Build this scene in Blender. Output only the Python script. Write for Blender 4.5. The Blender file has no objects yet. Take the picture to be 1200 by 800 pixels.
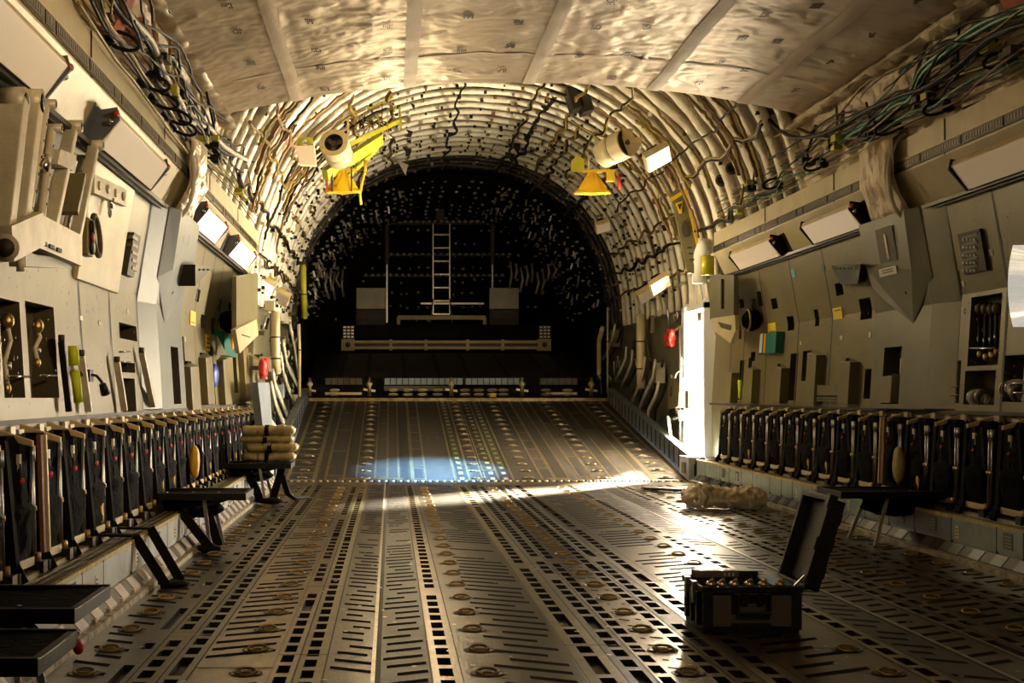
import bpy, math, random
from mathutils import Vector, Matrix, noise
random.seed(7)
R=random.random
def U(a,b): return a+(b-a)*random.random()
scn=bpy.context.scene; COL=scn.collection
CX=1.28; H=1.21; F=1500.0; VX=458.0; VY=460.0
sin,cos,pi=math.sin,math.cos,math.pi
# ---------------------------------------------------------------- materials
MATS={}
def mat(name,col,rough=.5,metal=0.,bump=0.,bscale=20.,var=0.,vscale=3.,emit=None,estr=0.,col2=None,alpha=1.,spec=None,stretch=None,trans=0.):
    m=bpy.data.materials.new(name); m.use_nodes=True; nt=m.node_tree; n=nt.nodes; l=nt.links
    b=n['Principled BSDF']; b.inputs['Base Color'].default_value=(*col,1); b.inputs['Roughness'].default_value=rough
    b.inputs['Metallic'].default_value=metal
    if spec is not None: b.inputs['Specular IOR Level'].default_value=spec
    if trans: b.inputs['Transmission Weight'].default_value=trans
    tc=n.new('ShaderNodeTexCoord'); src=tc.outputs['Object']
    if stretch:
        mp=n.new('ShaderNodeMapping'); mp.inputs['Scale'].default_value=stretch; l.new(src,mp.inputs['Vector']); src=mp.outputs['Vector']
    if var or col2:
        t=n.new('ShaderNodeTexNoise'); t.inputs['Scale'].default_value=vscale; t.inputs['Detail'].default_value=6; t.inputs['Roughness'].default_value=.65; l.new(src,t.inputs['Vector'])
        r=n.new('ShaderNodeValToRGB'); r.color_ramp.elements[0].position=.35; r.color_ramp.elements[1].position=.68
        c2=col2 or tuple(min(1,c*(1+var)) for c in col)
        c1=col if col2 else tuple(c*(1-var) for c in col)
        r.color_ramp.elements[0].color=(*c1,1); r.color_ramp.elements[1].color=(*c2,1)
        l.new(t.outputs['Fac'],r.inputs['Fac']); l.new(r.outputs['Color'],b.inputs['Base Color'])
    if bump:
        t=n.new('ShaderNodeTexNoise'); t.inputs['Scale'].default_value=bscale; t.inputs['Detail'].default_value=4; l.new(src,t.inputs['Vector'])
        u=n.new('ShaderNodeBump'); u.inputs['Strength'].default_value=bump; u.inputs['Distance'].default_value=.02
        l.new(t.outputs['Fac'],u.inputs['Height']); l.new(u.outputs['Normal'],b.inputs['Normal'])
    if emit:
        b.inputs['Emission Color'].default_value=(*emit,1); b.inputs['Emission Strength'].default_value=estr
    if alpha<1: b.inputs['Alpha'].default_value=alpha
    MATS[name]=m; return m
def M(n): return MATS[n]
def foil(name,col,rough,metal,s1,s2,b1,b2,var=.18):
    m=mat(name,col,rough,metal,var=var,vscale=1.2); nt=m.node_tree; n=nt.nodes; l=nt.links; b=n['Principled BSDF']
    tc=[x for x in n if x.type=='TEX_COORD'][0]
    v=n.new('ShaderNodeTexVoronoi'); v.feature='DISTANCE_TO_EDGE'; v.inputs['Scale'].default_value=s1
    ns=n.new('ShaderNodeTexNoise'); ns.inputs['Scale'].default_value=s2; ns.inputs['Detail'].default_value=5
    mx=n.new('ShaderNodeMixRGB'); mx.inputs['Fac'].default_value=.35
    l.new(tc.outputs['Object'],mx.inputs[1]); l.new(ns.outputs['Color'],mx.inputs[2]); l.new(mx.outputs[0],v.inputs['Vector'])
    l.new(tc.outputs['Object'],ns.inputs['Vector'])
    u=n.new('ShaderNodeBump'); u.inputs['Strength'].default_value=b1; u.inputs['Distance'].default_value=.05
    u2=n.new('ShaderNodeBump'); u2.inputs['Strength'].default_value=b2; u2.inputs['Distance'].default_value=.04
    l.new(v.outputs['Distance'],u.inputs['Height']); l.new(ns.outputs['Fac'],u2.inputs['Height']); l.new(u.outputs['Normal'],u2.inputs['Normal']); l.new(u2.outputs['Normal'],b.inputs['Normal'])
    return m
foil('foil',(.47,.38,.26),.47,.40,1.6,2.4,.35,.5)
foil('blanket',(.60,.50,.34),.5,.12,4,6,.5,.6,.15)
foil('vault_skin',(.17,.125,.07),.5,.1,4,6,.5,.6,.2)  # darkened so the shade between the ribs sits in the colour
foil('rib_cloth',(.92,.84,.68),.5,.05,5,7,.4,.5,.18)
foil('wrap_foil',(.72,.62,.45),.28,.5,5,7,.6,.8)
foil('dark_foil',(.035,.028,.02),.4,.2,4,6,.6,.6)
mat('tape',(.60,.50,.37),.6,.0,bump=.2,bscale=30)
mat('floor_metal',(.105,.08,.048),.30,.75,bump=.12,bscale=60,var=.35,vscale=5,stretch=(1,.25,1))
mat('floor_worn',(.21,.155,.09),.30,.8,bump=.1,bscale=60,var=.3,vscale=9,stretch=(1,.3,1))
mat('floor_olive',(.15,.115,.04),.38,.6,bump=.1,bscale=60,var=.3,vscale=6)
mat('floor_dark',(.06,.05,.034),.42,.6,bump=.2,bscale=80,var=.4,vscale=8)
mat('anti_skid',(.010,.008,.006),1.,0,spec=.05)
mat('pocket',(.012,.010,.008),.6,.3)
mat('seam',(.02,.016,.01),.6,.3)
mat('gold_metal',(.50,.36,.14),.38,.9,bump=.2,bscale=90)
mat('ramp_metal',(.030,.023,.014),.6,.3,bump=.25,bscale=60,var=.45,vscale=5)
mat('ramp_edge',(.21,.16,.085),.36,.7,bump=.15,bscale=60,var=.4,vscale=9)
mat('ramp_dark',(.03,.026,.02),.45,.4,bump=.3,bscale=60,var=.4,vscale=9)
mat('ring_gold',(.36,.26,.11),.4,.85,bump=.2,bscale=90)
mat('ramp_ring',(.22,.16,.08),.4,.7)
mat('lime',(.26,.30,.09),.4,.3)
mat('panel',(.185,.16,.078),.42,.15,bump=.06,bscale=14,var=.12,vscale=2.5)
mat('panel_grey',(.15,.142,.088),.42,.15,bump=.05,bscale=14,var=.14,vscale=2.5)
mat('blue_grey',(.125,.145,.14),.45,.1,bump=.05,bscale=14,var=.1,vscale=2)
mat('cream',(.56,.49,.30),.42,.1,bump=.05,bscale=18,var=.1,vscale=3)
mat('post_paint',(.58,.55,.43),.42,.1,bump=.1,bscale=30,var=.16,vscale=6)
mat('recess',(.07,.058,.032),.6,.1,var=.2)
mat('black_metal',(.010,.009,.008),.45,0,spec=.25,bump=.1,bscale=60)
mat('dark_trim',(.025,.019,.012),.4,.4,var=.3)
mat('slate',(.13,.15,.18),.4,.3,var=.1)
mat('grille',(.05,.042,.03),.4,.5)
mat('grille_slot',(.20,.17,.12),.4,.4)
mat('housing',(.66,.54,.30),.4,.1,var=.12,vscale=6)
mat('diffuser',(.72,.60,.40),.35,0,emit=(1.,.78,.52),estr=.32)
mat('diffuser_lit',(.95,.90,.80),.35,0,emit=(1.,.85,.66),estr=2.6)
mat('diffuser_tan',(.66,.55,.36),.4,0,emit=(1.,.75,.45),estr=.15)
mat('red',(.55,.02,.015),.5,0,bump=.4,bscale=30)
mat('rust_red',(.50,.10,.03),.5,0,bump=.3,bscale=20,var=.3)
mat('white',(.80,.78,.72),.4,0)
mat('black_cloth',(.0028,.0024,.0028),.85,0,bump=.8,bscale=22,var=.5,vscale=9,spec=.05)
mat('dark_cloth',(.006,.0058,.008),.85,0,bump=.7,bscale=22,var=.4,vscale=9,spec=.06)
mat('strap',(.007,.006,.005),.8,0,spec=.1,bump=.5,bscale=150)
mat('brown_web',(.22,.09,.03),.65,0,bump=.3,bscale=120)
mat('steel',(.38,.38,.39),.3,.9)
mat('chrome',(.80,.78,.74),.15,1.)
mat('yellow',(.75,.50,.02),.45,0,var=.12)
mat('yellow_cloth',(.85,.50,.01),.5,0,bump=.5,bscale=12,var=.15)
mat('olive_yellow',(.48,.46,.03),.4,.1,var=.2)
mat('yellow_strip',(.48,.40,.16),.4,.2,var=.3,vscale=14)
mat('kerb_blue',(.60,.67,.74),.33,.3,bump=.08,bscale=30,var=.18,vscale=4)
mat('kerb_teal',(.26,.33,.33),.34,.3,bump=.08,bscale=30,var=.2,vscale=4)
mat('kerb_slate',(.16,.18,.19),.4,.3,bump=.1,bscale=30,var=.2,vscale=4)
mat('kerb_chip',(.50,.45,.34),.5,.3,bump=.4,bscale=26,col2=(.14,.11,.07),vscale=16)
mat('block_light',(.48,.45,.44),.5,.2,bump=.2,bscale=30,var=.2,vscale=8)
mat('block_dark',(.09,.085,.085),.5,.2,bump=.2,bscale=30,var=.2,vscale=8)
mat('track_dark',(.04,.032,.015),.35,.6,var=.4,vscale=9)
mat('track_rail',(.55,.50,.40),.3,.6,var=.3,vscale=14)
mat('shelf_tan',(.20,.16,.07),.5,.3,bump=.4,bscale=20,var=.4,vscale=10)
mat('placard',(.75,.72,.60),.5,0)
mat('ink',(.04,.035,.03),.6,0)
mat('placard_dark',(.12,.11,.11),.5,0)
mat('sticker_yellow',(.85,.62,.03),.5,0)
mat('sticker_blue',(.12,.50,.62),.5,0)
mat('case_plastic',(.012,.012,.013),.42,0,bump=.25,bscale=90)
mat('case_face',(.15,.138,.132),.55,0,bump=.35,bscale=140)  # front painted lighter than the tub in place of light falling on it
mat('case_blue',(.01,.10,.32),.5,0,bump=.3,bscale=40)
mat('khaki',(.42,.35,.17),.7,0,bump=.6,bscale=14,var=.2,vscale=6)
mat('plastic_wrap',(.80,.68,.46),.22,0,bump=.9,bscale=8,trans=.15,alpha=.94)
mat('cable_black',(.006,.005,.004),.5,0,spec=.2)
mat('cable_green',(.03,.20,.10),.35,0)
mat('cable_yellow',(.25,.17,.03),.45,.1)
mat('cable_brown',(.20,.11,.035),.5,0)
mat('cable_white',(.65,.62,.52),.45,0)
mat('reflector_glow',(.95,.93,.88),.06,1.,emit=(1,.92,.8),estr=.6)  # emission stands in for light mirrored by the curved sheet
mat('green_box',(.0,.13,.10),.5,0)
mat('orange',(.8,.30,.02),.5,0)
mat('blue',(.01,.06,.45),.4,0)
mat('hi_vis',(.55,.65,.02),.4,0,emit=None)
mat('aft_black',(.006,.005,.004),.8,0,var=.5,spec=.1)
mat('aft_beam',(.50,.42,.22),.5,.1,bump=.2,var=.15)
mat('aft_white',(.62,.60,.50),.5,.1,var=.15)
mat('clip',(.66,.60,.50),.35,.6)
mat('door_white',(.85,.86,.88),.4,0)
mat('hull',(.10,.085,.06),.8,0)
mat('grey_blue',(.23,.27,.32),.45,.2,var=.15)
# ---------------------------------------------------------------- mesh builder
class MB:
    def __init__(s): s.v=[];s.f=[];s.m=[];s.sm=[];s.mats=[]
    def mi(s,m):
        if m not in s.mats: s.mats.append(m)
        return s.mats.index(m)
    def add(s,vs,fs,m,smooth=False):
        o=len(s.v); s.v+= [tuple(v) for v in vs]; k=s.mi(m)
        for f in fs: s.f.append(tuple(i+o for i in f)); s.m.append(k); s.sm.append(smooth)
        return s
    def box(s,x0,x1,y0,y1,z0,z1,m):
        vs=[(x,y,z) for x in (x0,x1) for y in (y0,y1) for z in (z0,z1)]
        return s.add(vs,[(0,1,3,2),(4,6,7,5),(0,4,5,1),(2,3,7,6),(0,2,6,4),(1,5,7,3)],m)
    def obox(s,c,ax,ay,az,m):   # centre and half-vectors
        c=Vector(c);ax=Vector(ax);ay=Vector(ay);az=Vector(az)
        vs=[c+i*ax+j*ay+k*az for i in(-1,1) for j in(-1,1) for k in(-1,1)]
        return s.add(vs,[(0,1,3,2),(4,6,7,5),(0,4,5,1),(2,3,7,6),(0,2,6,4),(1,5,7,3)],m)
    def bar(s,a,b,w,h,m,up=(0,0,1)):
        a=Vector(a);b=Vector(b);d=b-a;L=d.length
        if L<1e-6: return s
        d.normalize();u=Vector(up)
        if abs(d.dot(u))>.97: u=Vector((1,0,0))
        r=d.cross(u).normalized();u=r.cross(d).normalized()
        return s.obox((a+b)/2,d*L/2,r*w/2,u*h/2,m)
    def quad(s,a,b,c,d,m): return s.add([a,b,c,d],[(0,1,2,3)],m)
    def tube(s,pts,r,m,n=8,ry=None,cap=True,up=None):
        pts=[Vector(p) for p in pts];vs=[];fs=[];N=len(pts)
        prev=None
        for i,p in enumerate(pts):
            d=(pts[min(i+1,N-1)]-pts[max(i-1,0)])
            if d.length<1e-9: d=Vector((0,0,1))
            d.normalize()
            if prev is None:
                u=Vector(up) if up else Vector((0,0,1))
                if abs(d.dot(u))>.95: u=Vector((1,0,0))
            else: u=prev
            u=(u-d*d.dot(u)).normalized(); prev=u; w=d.cross(u)
            rr=r(i/(N-1)) if callable(r) else r
            r2=rr if ry is None else rr*ry
            for k in range(n):
                a=2*pi*k/n; vs.append(p+u*cos(a)*rr+w*sin(a)*r2)
        for i in range(N-1):
            for k in range(n):
                fs.append((i*n+k,i*n+(k+1)%n,(i+1)*n+(k+1)%n,(i+1)*n+k))
        if cap: fs.append(tuple(range(n-1,-1,-1))); fs.append(tuple((N-1)*n+k for k in range(n)))
        return s.add(vs,fs,m,True)
    def cyl(s,a,b,r,m,n=14,r2=None): 
        r2=r if r2 is None else r2
        return s.tube([a,b],lambda t:r+(r2-r)*t,m,n)
    def torus(s,c,nrm,R0,r,m,n=16,k=8,sx=1.,sy=1.,xdir=None):
        nrm=Vector(nrm).normalized(); x=Vector(xdir).normalized() if xdir else nrm.orthogonal().normalized(); y=nrm.cross(x); c=Vector(c)
        vs=[];fs=[]
        for i in range(n):
            a=2*pi*i/n; d=(x*cos(a)*sx+y*sin(a)*sy); 
            for j in range(k):
                b=2*pi*j/k; vs.append(c+d*R0+(x*cos(a)+y*sin(a))*r*cos(b)+nrm*r*sin(b))
        for i in range(n):
            for j in range(k): fs.append((i*k+j,((i+1)%n)*k+j,((i+1)%n)*k+(j+1)%k,i*k+(j+1)%k))
        return s.add(vs,fs,m,True)
    def prism(s,poly,vec,m):
        n=len(poly);vec=Vector(vec);vs=[Vector(p) for p in poly]+[Vector(p)+vec for p in poly]
        fs=[tuple(range(n-1,-1,-1)),tuple(range(n,2*n))]+[(i,(i+1)%n,n+(i+1)%n,n+i) for i in range(n)]
        return s.add(vs,fs,m)
    def grid(s,fn,nu,nv,m,smooth=True,closeu=False):
        vs=[fn(i/nu,j/nv) for i in range(nu+1) for j in range(nv+1)]
        fs=[(i*(nv+1)+j,(i+1)*(nv+1)+j,(i+1)*(nv+1)+j+1,i*(nv+1)+j+1) for i in range(nu) for j in range(nv)]
        return s.add(vs,fs,m,smooth)
    def blob(s,c,rx,ry,rz,m,amp=.1,fr=4,n=20,k=14,ex=1.):
        c=Vector(c);vs=[];fs=[]
        def sp(v): return math.copysign(abs(v)**ex,v)
        for i in range(k+1):
            t=pi*i/k
            for j in range(n):
                a=2*pi*j/n
                d=Vector((sp(sin(t))*sp(cos(a)),sp(sin(t))*sp(sin(a)),sp(cos(t))))
                q=1+amp*noise.noise(Vector((d.x*fr*rx*4,d.y*fr*ry*4,d.z*fr*rz*4))+c*3)
                vs.append(c+Vector((d.x*rx*q,d.y*ry*q,d.z*rz*q)))
        for i in range(k):
            for j in range(n): fs.append((i*n+j,(i+1)*n+j,(i+1)*n+(j+1)%n,i*n+(j+1)%n))
        return s.add(vs,fs,m,True)
    def mesh(s,name):
        me=bpy.data.meshes.new(name); me.from_pydata(s.v,[],s.f)
        for m in s.mats: me.materials.append(M(m))
        me.polygons.foreach_set('material_index',s.m); me.polygons.foreach_set('use_smooth',s.sm); me.update()
        return me
def obj(name,mb,parent=None,bevel=0.,loc=None,keepw=True):
    me=mb.mesh(name)
    if bevel or True:
        import bmesh
        bm=bmesh.new(); bm.from_mesh(me); bmesh.ops.recalc_face_normals(bm,faces=bm.faces); bm.to_mesh(me); bm.free()
    o=bpy.data.objects.new(name,me); COL.objects.link(o)
    if parent: 
        o.parent=parent
        if keepw:
            o.matrix_parent_inverse=parent.matrix_world.inverted()
    if bevel:
        b=o.modifiers.new('b','BEVEL'); b.width=bevel; b.segments=2; b.limit_method='ANGLE'; b.angle_limit=.6
    if loc: o.location=loc
    return o
def tag(o,label=None,cat=None,group=None,kind=None):
    if label: o['label']=label
    if cat: o['category']=cat
    if group: o['group']=group
    if kind: o['kind']=kind
    return o
def empty(name,loc,label,cat,group=None,rot=0):
    o=bpy.data.objects.new(name,None); o.empty_display_size=.1; COL.objects.link(o); o.location=loc; o.rotation_euler=(0,0,rot)
    o.matrix_world=Matrix.Translation(loc)@Matrix.Rotation(rot,4,'Z')
    return tag(o,label,cat,group)
def structure(name,mb): 
    o=obj(name,mb); o['kind']='structure'; return o
def copy_tree(o,loc,label=None,rot=None,scale=None):
    c=o.copy(); COL.objects.link(c); c.location=loc
    if rot is not None: c.rotation_euler=rot
    if scale is not None: c.scale=scale
    if label: c['label']=label
    for ch in [x for x in KIDS.get(o.name,[])]:
        d=ch.copy(); COL.objects.link(d); d.parent=c
        for g in KIDS.get(ch.name,[]):
            e=g.copy(); COL.objects.link(e); e.parent=d
    return c
KIDS={}
def part(name,mb,parent,bevel=0.,label=None):   # part given in the parent's LOCAL coordinates
    o=obj(name,mb,parent,bevel,keepw=False); KIDS.setdefault(parent.name,[]).append(o)
    if label: o['label']=label
    return o
ORD=['first','second','third','fourth','fifth','sixth','seventh','eighth','ninth','tenth','eleventh','twelfth','thirteenth','fourteenth','fifteenth','sixteenth','seventeenth','eighteenth','nineteenth','twentieth']
def od(i):
    if i<20: return ORD[i]
    t,u=divmod(i+1,10); T={2:'twenty',3:'thirty',4:'forty',5:'fifty'}[t]
    return T+('-'+ORD[u-1] if u else 'th') if u else {2:'twentieth',3:'thirtieth',4:'fortieth',5:'fiftieth'}[t]
# a photo direction meets a plane of the place
def onX(x,y,X): Y=F*X/(x-VX); return Vector((X,Y,H+(VY-y)*Y/F))
def onY(x,y,Y): return Vector(((x-VX)*Y/F,Y,H+(VY-y)*Y/F))
def onD(x,y,d):
    s=1 if x>VX else -1; return onX(x,y,CX+s*d)
def dwall(z):
    pts=[(.0,3.3),(1.05,3.28),(2.0,3.34),(2.8,3.2),(6,3.2)]
    for (a,b),(c,d) in zip(pts,pts[1:]):
        if z<=c: return b+(d-b)*(z-a)/(c-a)
    return 3.2
def onW(x,y,off=0.):
    d=3.28
    for _ in range(8):
        p=onD(x,y,d-off); d=dwall(p.z)
    return onD(x,y,d-off)
def wallbox(mb,x0,y0,x1,y1,t,m,back=.02):
    a=onW(x0,(y0+y1)/2);b=onW(x1,(y0+y1)/2);Y0,Y1=sorted((a.y,b.y)); Ym=(Y0+Y1)/2; xm=(x0+x1)/2
    z1=onW(xm,y0).z; z0=onW(xm,y1).z; s=1 if xm>VX else -1
    def q(z,k,Y): return (CX+s*(dwall(z)-k),Y,z)
    vs=[q(z,k,Y) for k in (-back,t) for Y in (Y0,Y1) for z in (z0,z1)]
    mb.add(vs,[(0,1,3,2),(4,6,7,5),(0,4,5,1),(2,3,7,6),(0,2,6,4),(1,5,7,3)],m); return (Y0,Y1,z0,z1)

# ================================================================ FLOOR
YF0,YH=2.0,17.4
fb=MB()
def fpatch(x0,x1,y0,y1,m,z=0.): fb.quad((x0,y0,z),(x1,y0,z),(x1,y1,z),(x0,y1,z),m)
def pocket(x0,x1,y0,y1,dep=.03):
    a=(x0,y0,0);b=(x1,y0,0);c=(x1,y1,0);d=(x0,y1,0);A=(x0,y0,-dep);B=(x1,y0,-dep);C=(x1,y1,-dep);D=(x0,y1,-dep)
    fb.quad(a,b,B,A,'pocket');fb.quad(b,c,C,B,'pocket');fb.quad(c,d,D,C,'pocket');fb.quad(d,a,A,D,'pocket');fb.quad(A,B,C,D,'pocket')
def hole_lane(x0,x1,hx,w,m,pitch=.225,L=.155,ph=0.,miss=.05,bigp=.04):
    y=YF0; ys=[]; t=YF0+.05+ph
    while t<YH-.9:
        l=L
        if R()<bigp: l=pitch+L if t+pitch+L<YH-.3 else L
        if R()>miss: ys.append((t,t+l))
        t+=pitch if l==L else 2*pitch
    a,b=hx-w/2,hx+w/2
    fpatch(x0,a,YF0,YH,m); fpatch(b,x1,YF0,YH,m)
    cur=YF0
    for p,q in ys: fpatch(a,b,cur,p,m); pocket(a,b,p,q); cur=q
    fpatch(a,b,cur,YH,m)
def slots(x0,x1,sgn,pitch=.17,w=.06,z=.0012):
    y=YF0+U(0,.1); sk=0
    while y<YH-.7:
        y+=pitch
        if int(y/1.9)%3==2 and R()<.25: continue
        a,b=x0+U(.0,.03),x1-U(0,.03)
        if R()<.22: a+= (b-a)*U(.2,.45)
        elif R()<.2: b-=(b-a)*U(.2,.45)
        t=math.tan(sgn*math.radians(27))
        fb.quad((a,y+(a-x0)*t,z),(b,y+(b-x0)*t,z),(b,y+(b-x0)*t+w,z),(a,y+(a-x0)*t+w,z),'anti_skid')
def line(e,w,m,z=.0018,both=True):
    for s in ((1,-1) if both else (1,)):
        x=CX+s*e; fb.quad((x-w/2,YF0,z),(x+w/2,YF0,z),(x+w/2,YH,z),(x-w/2,YH,z),m)
rings=[]
for s in (1,-1):
    def lane(e0,e1,m,holes=None,w=.056,**k):
        a,b=sorted((CX+s*e0,CX+s*e1))
        if holes is None: fpatch(a,b,YF0,YH,m)
        else: hole_lane(a,b,CX+s*holes,w,m,**k)
    lane(0,.07,'floor_metal'); lane(.07,.16,'floor_metal',.115,ph=.1)
    lane(.16,.285,'floor_dark',.215,w=.06); lane(.285,.45,'floor_olive' if s<0 else 'floor_metal',.365,w=.065,ph=.08,bigp=.1)
    lane(.45,.975,'floor_metal'); lane(.975,1.105,'floor_worn',1.04,w=.06,ph=.04,bigp=0)
    lane(1.105,1.34,'floor_dark'); lane(1.34,1.57,'floor_metal')
    lane(1.57,1.695,'floor_olive' if s<0 else 'floor_metal',1.64,w=.055); lane(1.695,1.80,'floor_worn',1.75,w=.055,ph=.1)
    lane(1.80,2.14,'floor_worn' if s<0 else 'floor_metal')
    lane(2.14,2.26,'floor_metal',2.205,w=.06,ph=.05,bigp=.08); lane(2.26,2.385,'floor_olive',2.33,w=.06)
    lane(2.385,2.5,'floor_metal',2.44,w=.05,pitch=.5,L=.14); lane(2.5,2.75,'floor_metal')
    slots(*sorted((CX+s*.47,CX+s*.83)),-1 if s<0 else 1)
    slots(*sorted((CX+s*1.115,CX+s*1.32)),1 if s<0 else -1)
    slots(*sorted((CX+s*1.36,CX+s*1.55)),-1 if s<0 else 1)
    slots(*sorted((CX+s*1.81,CX+s*2.13)),1)
    slots(*sorted((CX+s*2.50,CX+s*2.72)),-1 if s<0 else 1)
    slots(*sorted((CX+s*.0,CX+s*.07)),-1,w=.03)
    for e,lab in ((.865,'inner'),(1.905,'outer'),(2.60,'edge')): rings.append((CX+s*e,('left ' if s<0 else 'right ')+lab))
rings.append((CX,'centre'))
for e in (.16,.285,.45,.975,1.105,1.57,1.695,1.80,2.14,2.26,2.385): line(e,.008,'seam')
for e in (.453,.98,1.80,2.268): line(e,.005,'floor_worn',.0022)
line(1.34,.03,'seam'); line(1.357,.018,'track_rail',.003); line(1.60,.014,'track_rail',.0024,both=False)
# cross joints
for Y in (3.9,6.0,8.45,10.9,13.3,15.6):
    for a,b in ((-.16,.16),(.16,.45),(-.45,-.16),(.975,1.105),(-1.105,-.975),(1.57,1.80),(-1.8,-1.57),(2.14,2.385),(-2.385,-2.14),(.45,.975),(-2.14,-1.8)):
        yy=Y+U(-.5,.5); fb.quad((CX+a,yy,.0026),(CX+b,yy,.0026),(CX+b,yy+.015,.0026),(CX+a,yy+.015,.0026),'floor_worn' if R()<.5 else 'seam')
# studs and screws
for i in range(420):
    x=CX+U(-2.6,2.6);y=U(5,16.5);r=U(.008,.016)
    fb.add([(x+r*cos(a*pi/3),y+r*sin(a*pi/3),.004) for a in range(6)],[(0,1,2,3,4,5)],'gold_metal' if R()<.5 else 'track_rail')
# plain plates close to the hinge
for a,b,m in ((-2.7,-2.0,'floor_metal'),(-1.75,-1.4,'floor_worn'),(-1.3,-.5,'floor_metal'),(-.4,-.05,'floor_dark'),(.05,.45,'floor_worn'),(.5,1.3,'floor_metal'),(1.4,2.1,'floor_worn'),(2.2,2.7,'floor_metal')):
    fb.quad((CX+a,YH-.65,.004),(CX+b,YH-.65,.004),(CX+b,YH-.1,.004),(CX+a,YH-.1,.004),m)
fb.box(CX-3.3,CX+3.3,YF0,YH,-.12,-.06,'hull')
structure('floor',fb)
fo=MB(); fo.box(CX-3.35,CX+3.35,-3,YF0,-.12,0,'floor_dark'); structure('floor.001',fo)

# tie-down rings
def make_ring():
    o=empty('tie_down_ring',(0,0,0),'x','tie-down ring','tie-down rings set in the cargo floor')
    d=MB(); n=20
    def el(a,b,z): return [(a*cos(2*pi*i/n),b*sin(2*pi*i/n),z) for i in range(n)]
    o1,o2,o3=el(.075,.062,.004),el(.066,.054,.005),el(.052,.042,.002)
    fs=[(i,(i+1)%n,n+(i+1)%n,n+i) for i in range(n)]
    d.add(o1+o2,fs,'seam',True); d.add(o2+o3,fs,'floor_dark',True); d.add(o3,[tuple(range(n))],'pocket')
    part('ring_cup',d,o)
    r=MB(); r.torus((0,0,.011),(0,-.3,1),.042,.0068,'ring_gold',n=20,k=8,sx=1.05,sy=.75,xdir=(1,0,0)); r.box(-.02,.02,-.006,.01,-.002,.010,'gold_metal')
    part('ring',r,o); return o
proto=make_ring(); first=True; nr=0
for X,row in rings:
    k=0; y=5.51
    while y<16.4:
        x_img=VX+F*X/y; y_img=VY+F*H/y
        if -10<x_img<1210 and y_img<803:
            if not (1.5<X<2.15 and 6.3<y<6.95):
                lab='gold tie-down ring in the %s floor row, %s from the camera'%(row,od(k)); k+=1
                if first: proto.location=(X,y,0); proto['label']=lab; first=False
                else: copy_tree(proto,(X,y,0),lab)
        y+=.505 if row!='centre' else .505
# ================================================================ RAMP
YR,ZR=24.5,1.05
ramp=empty('cargo_ramp',(CX,YH,0),'dark closed cargo ramp sloping up behind the floor','ramp')
def rp(x,t,z=0.):  # t 0..1 up the ramp
    return (x-CX, t*(YR-YH), t*ZR+z)
rm=MB()
rm.add([rp(CX-2.78,0,0),rp(CX+2.78,0,0),rp(CX+2.85,1,0),rp(CX-2.85,1,0),rp(CX-2.78,0,-.12),rp(CX+2.78,0,-.12),rp(CX+2.85,1,-.12),rp(CX-2.85,1,-.12)],[(0,1,2,3),(4,7,6,5),(0,4,5,1),(2,6,7,3),(1,5,6,2),(0,3,7,4)],'ramp_metal')
def rq(x0,x1,t0,t1,m,z): rm.quad(rp(x0,t0,z),rp(x1,t0,z),rp(x1,t1,z),rp(x0,t1,z),m)
ringX=[]
for s in (1,-1):
    for e,w in ((2.7,.05),(2.33,.06),(2.18,.04),(1.93,.035),(1.76,.03),(1.50,.03),(1.33,.03),(1.17,.035),(.98,.05),(.80,.03),(.40,.03),(.20,.035),(.02,.02)):
        rq(CX+s*e-w/2,CX+s*e+w/2,0,1,'ramp_edge',.004)
    for e in (2.255,1.845,1.08,.3): rq(CX+s*e-.055,CX+s*e+.055,0,1,'ramp_dark',.003)
    for e0,e1,n in ((2.35,2.68,16),(1.52,1.74,14),(.82,.96,10),(.04,.18,12),(1.35,1.48,5),(1.95,2.16,4)):
        for i in range(n):
            t=(i+.2)/n; a,b=sorted((CX+s*e0,CX+s*e1)); rq(a,b,t,t+.006,'ramp_edge',.0045)
            if n>10: rq(a+.04,(a+b)/2-.01,t+.012,t+.7/n,'pocket',.003); rq((a+b)/2+.01,b-.04,t+.012,t+.7/n,'pocket',.003)
            elif R()<.35: rq(a+.02,b-.02,t+.02,t+.9/n,'pocket',.003)
    for i in range(20):
        t=(i+.3)/20
        for e in (.3,) if s<0 else (.3,.12): rq(CX+s*e-.03,CX+s*e+.03,t,t+.02,'lime' if .1<t<.6 else 'clip',.007)
for i in range(70):
    x=CX+U(-2.6,2.6);t=U(.02,.98); rq(x-.012,x+.012,t,t+.003,'clip',.009)
rq(CX-2.75,CX+2.75,0,.012,'ramp_edge',.006)
for a,b in ((-2.0,-1.1),(.9,1.15),(1.4,1.6)): rq(CX+a,CX+b,.015,.03,'ramp_edge',.008)
part('ramp_deck',rm,ramp)
hg=MB()
for i in range(110): x=-2.7+i*.0495; hg.cyl((x,0,.0),(x+.038,0,.0),.022,'track_rail' if i%2 else 'dark_trim',8)
part('hinge',hg,ramp)
tb=MB(); tb.box(-2.85,2.85,YR-YH-.02,YR-YH+.12,ZR-.1,ZR+.06,'ramp_edge'); part('toe_beam',tb,ramp)
for s in (1,-1):
    sd=MB(); sd.add([(s*2.86,-.0,-.12),(s*2.86,YR-YH,-.12),(s*2.86,YR-YH,ZR+.25),(s*2.86,0,.28),(s*2.98,-.0,-.12),(s*2.98,YR-YH,-.12),(s*2.98,YR-YH,ZR+.25),(s*2.98,0,.28)],[(0,1,2,3),(4,7,6,5),(0,3,7,4),(2,6,7,3),(0,4,5,1),(1,5,6,2)],'kerb_slate')
    for i in range(22):
        t=i/22; sd.box(s*2.86-.012,s*2.86+.012,t*(YR-YH),t*(YR-YH)+.02,t*ZR,t*ZR+.24,'black_metal')
    part('side_rail',sd,ramp)
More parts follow.
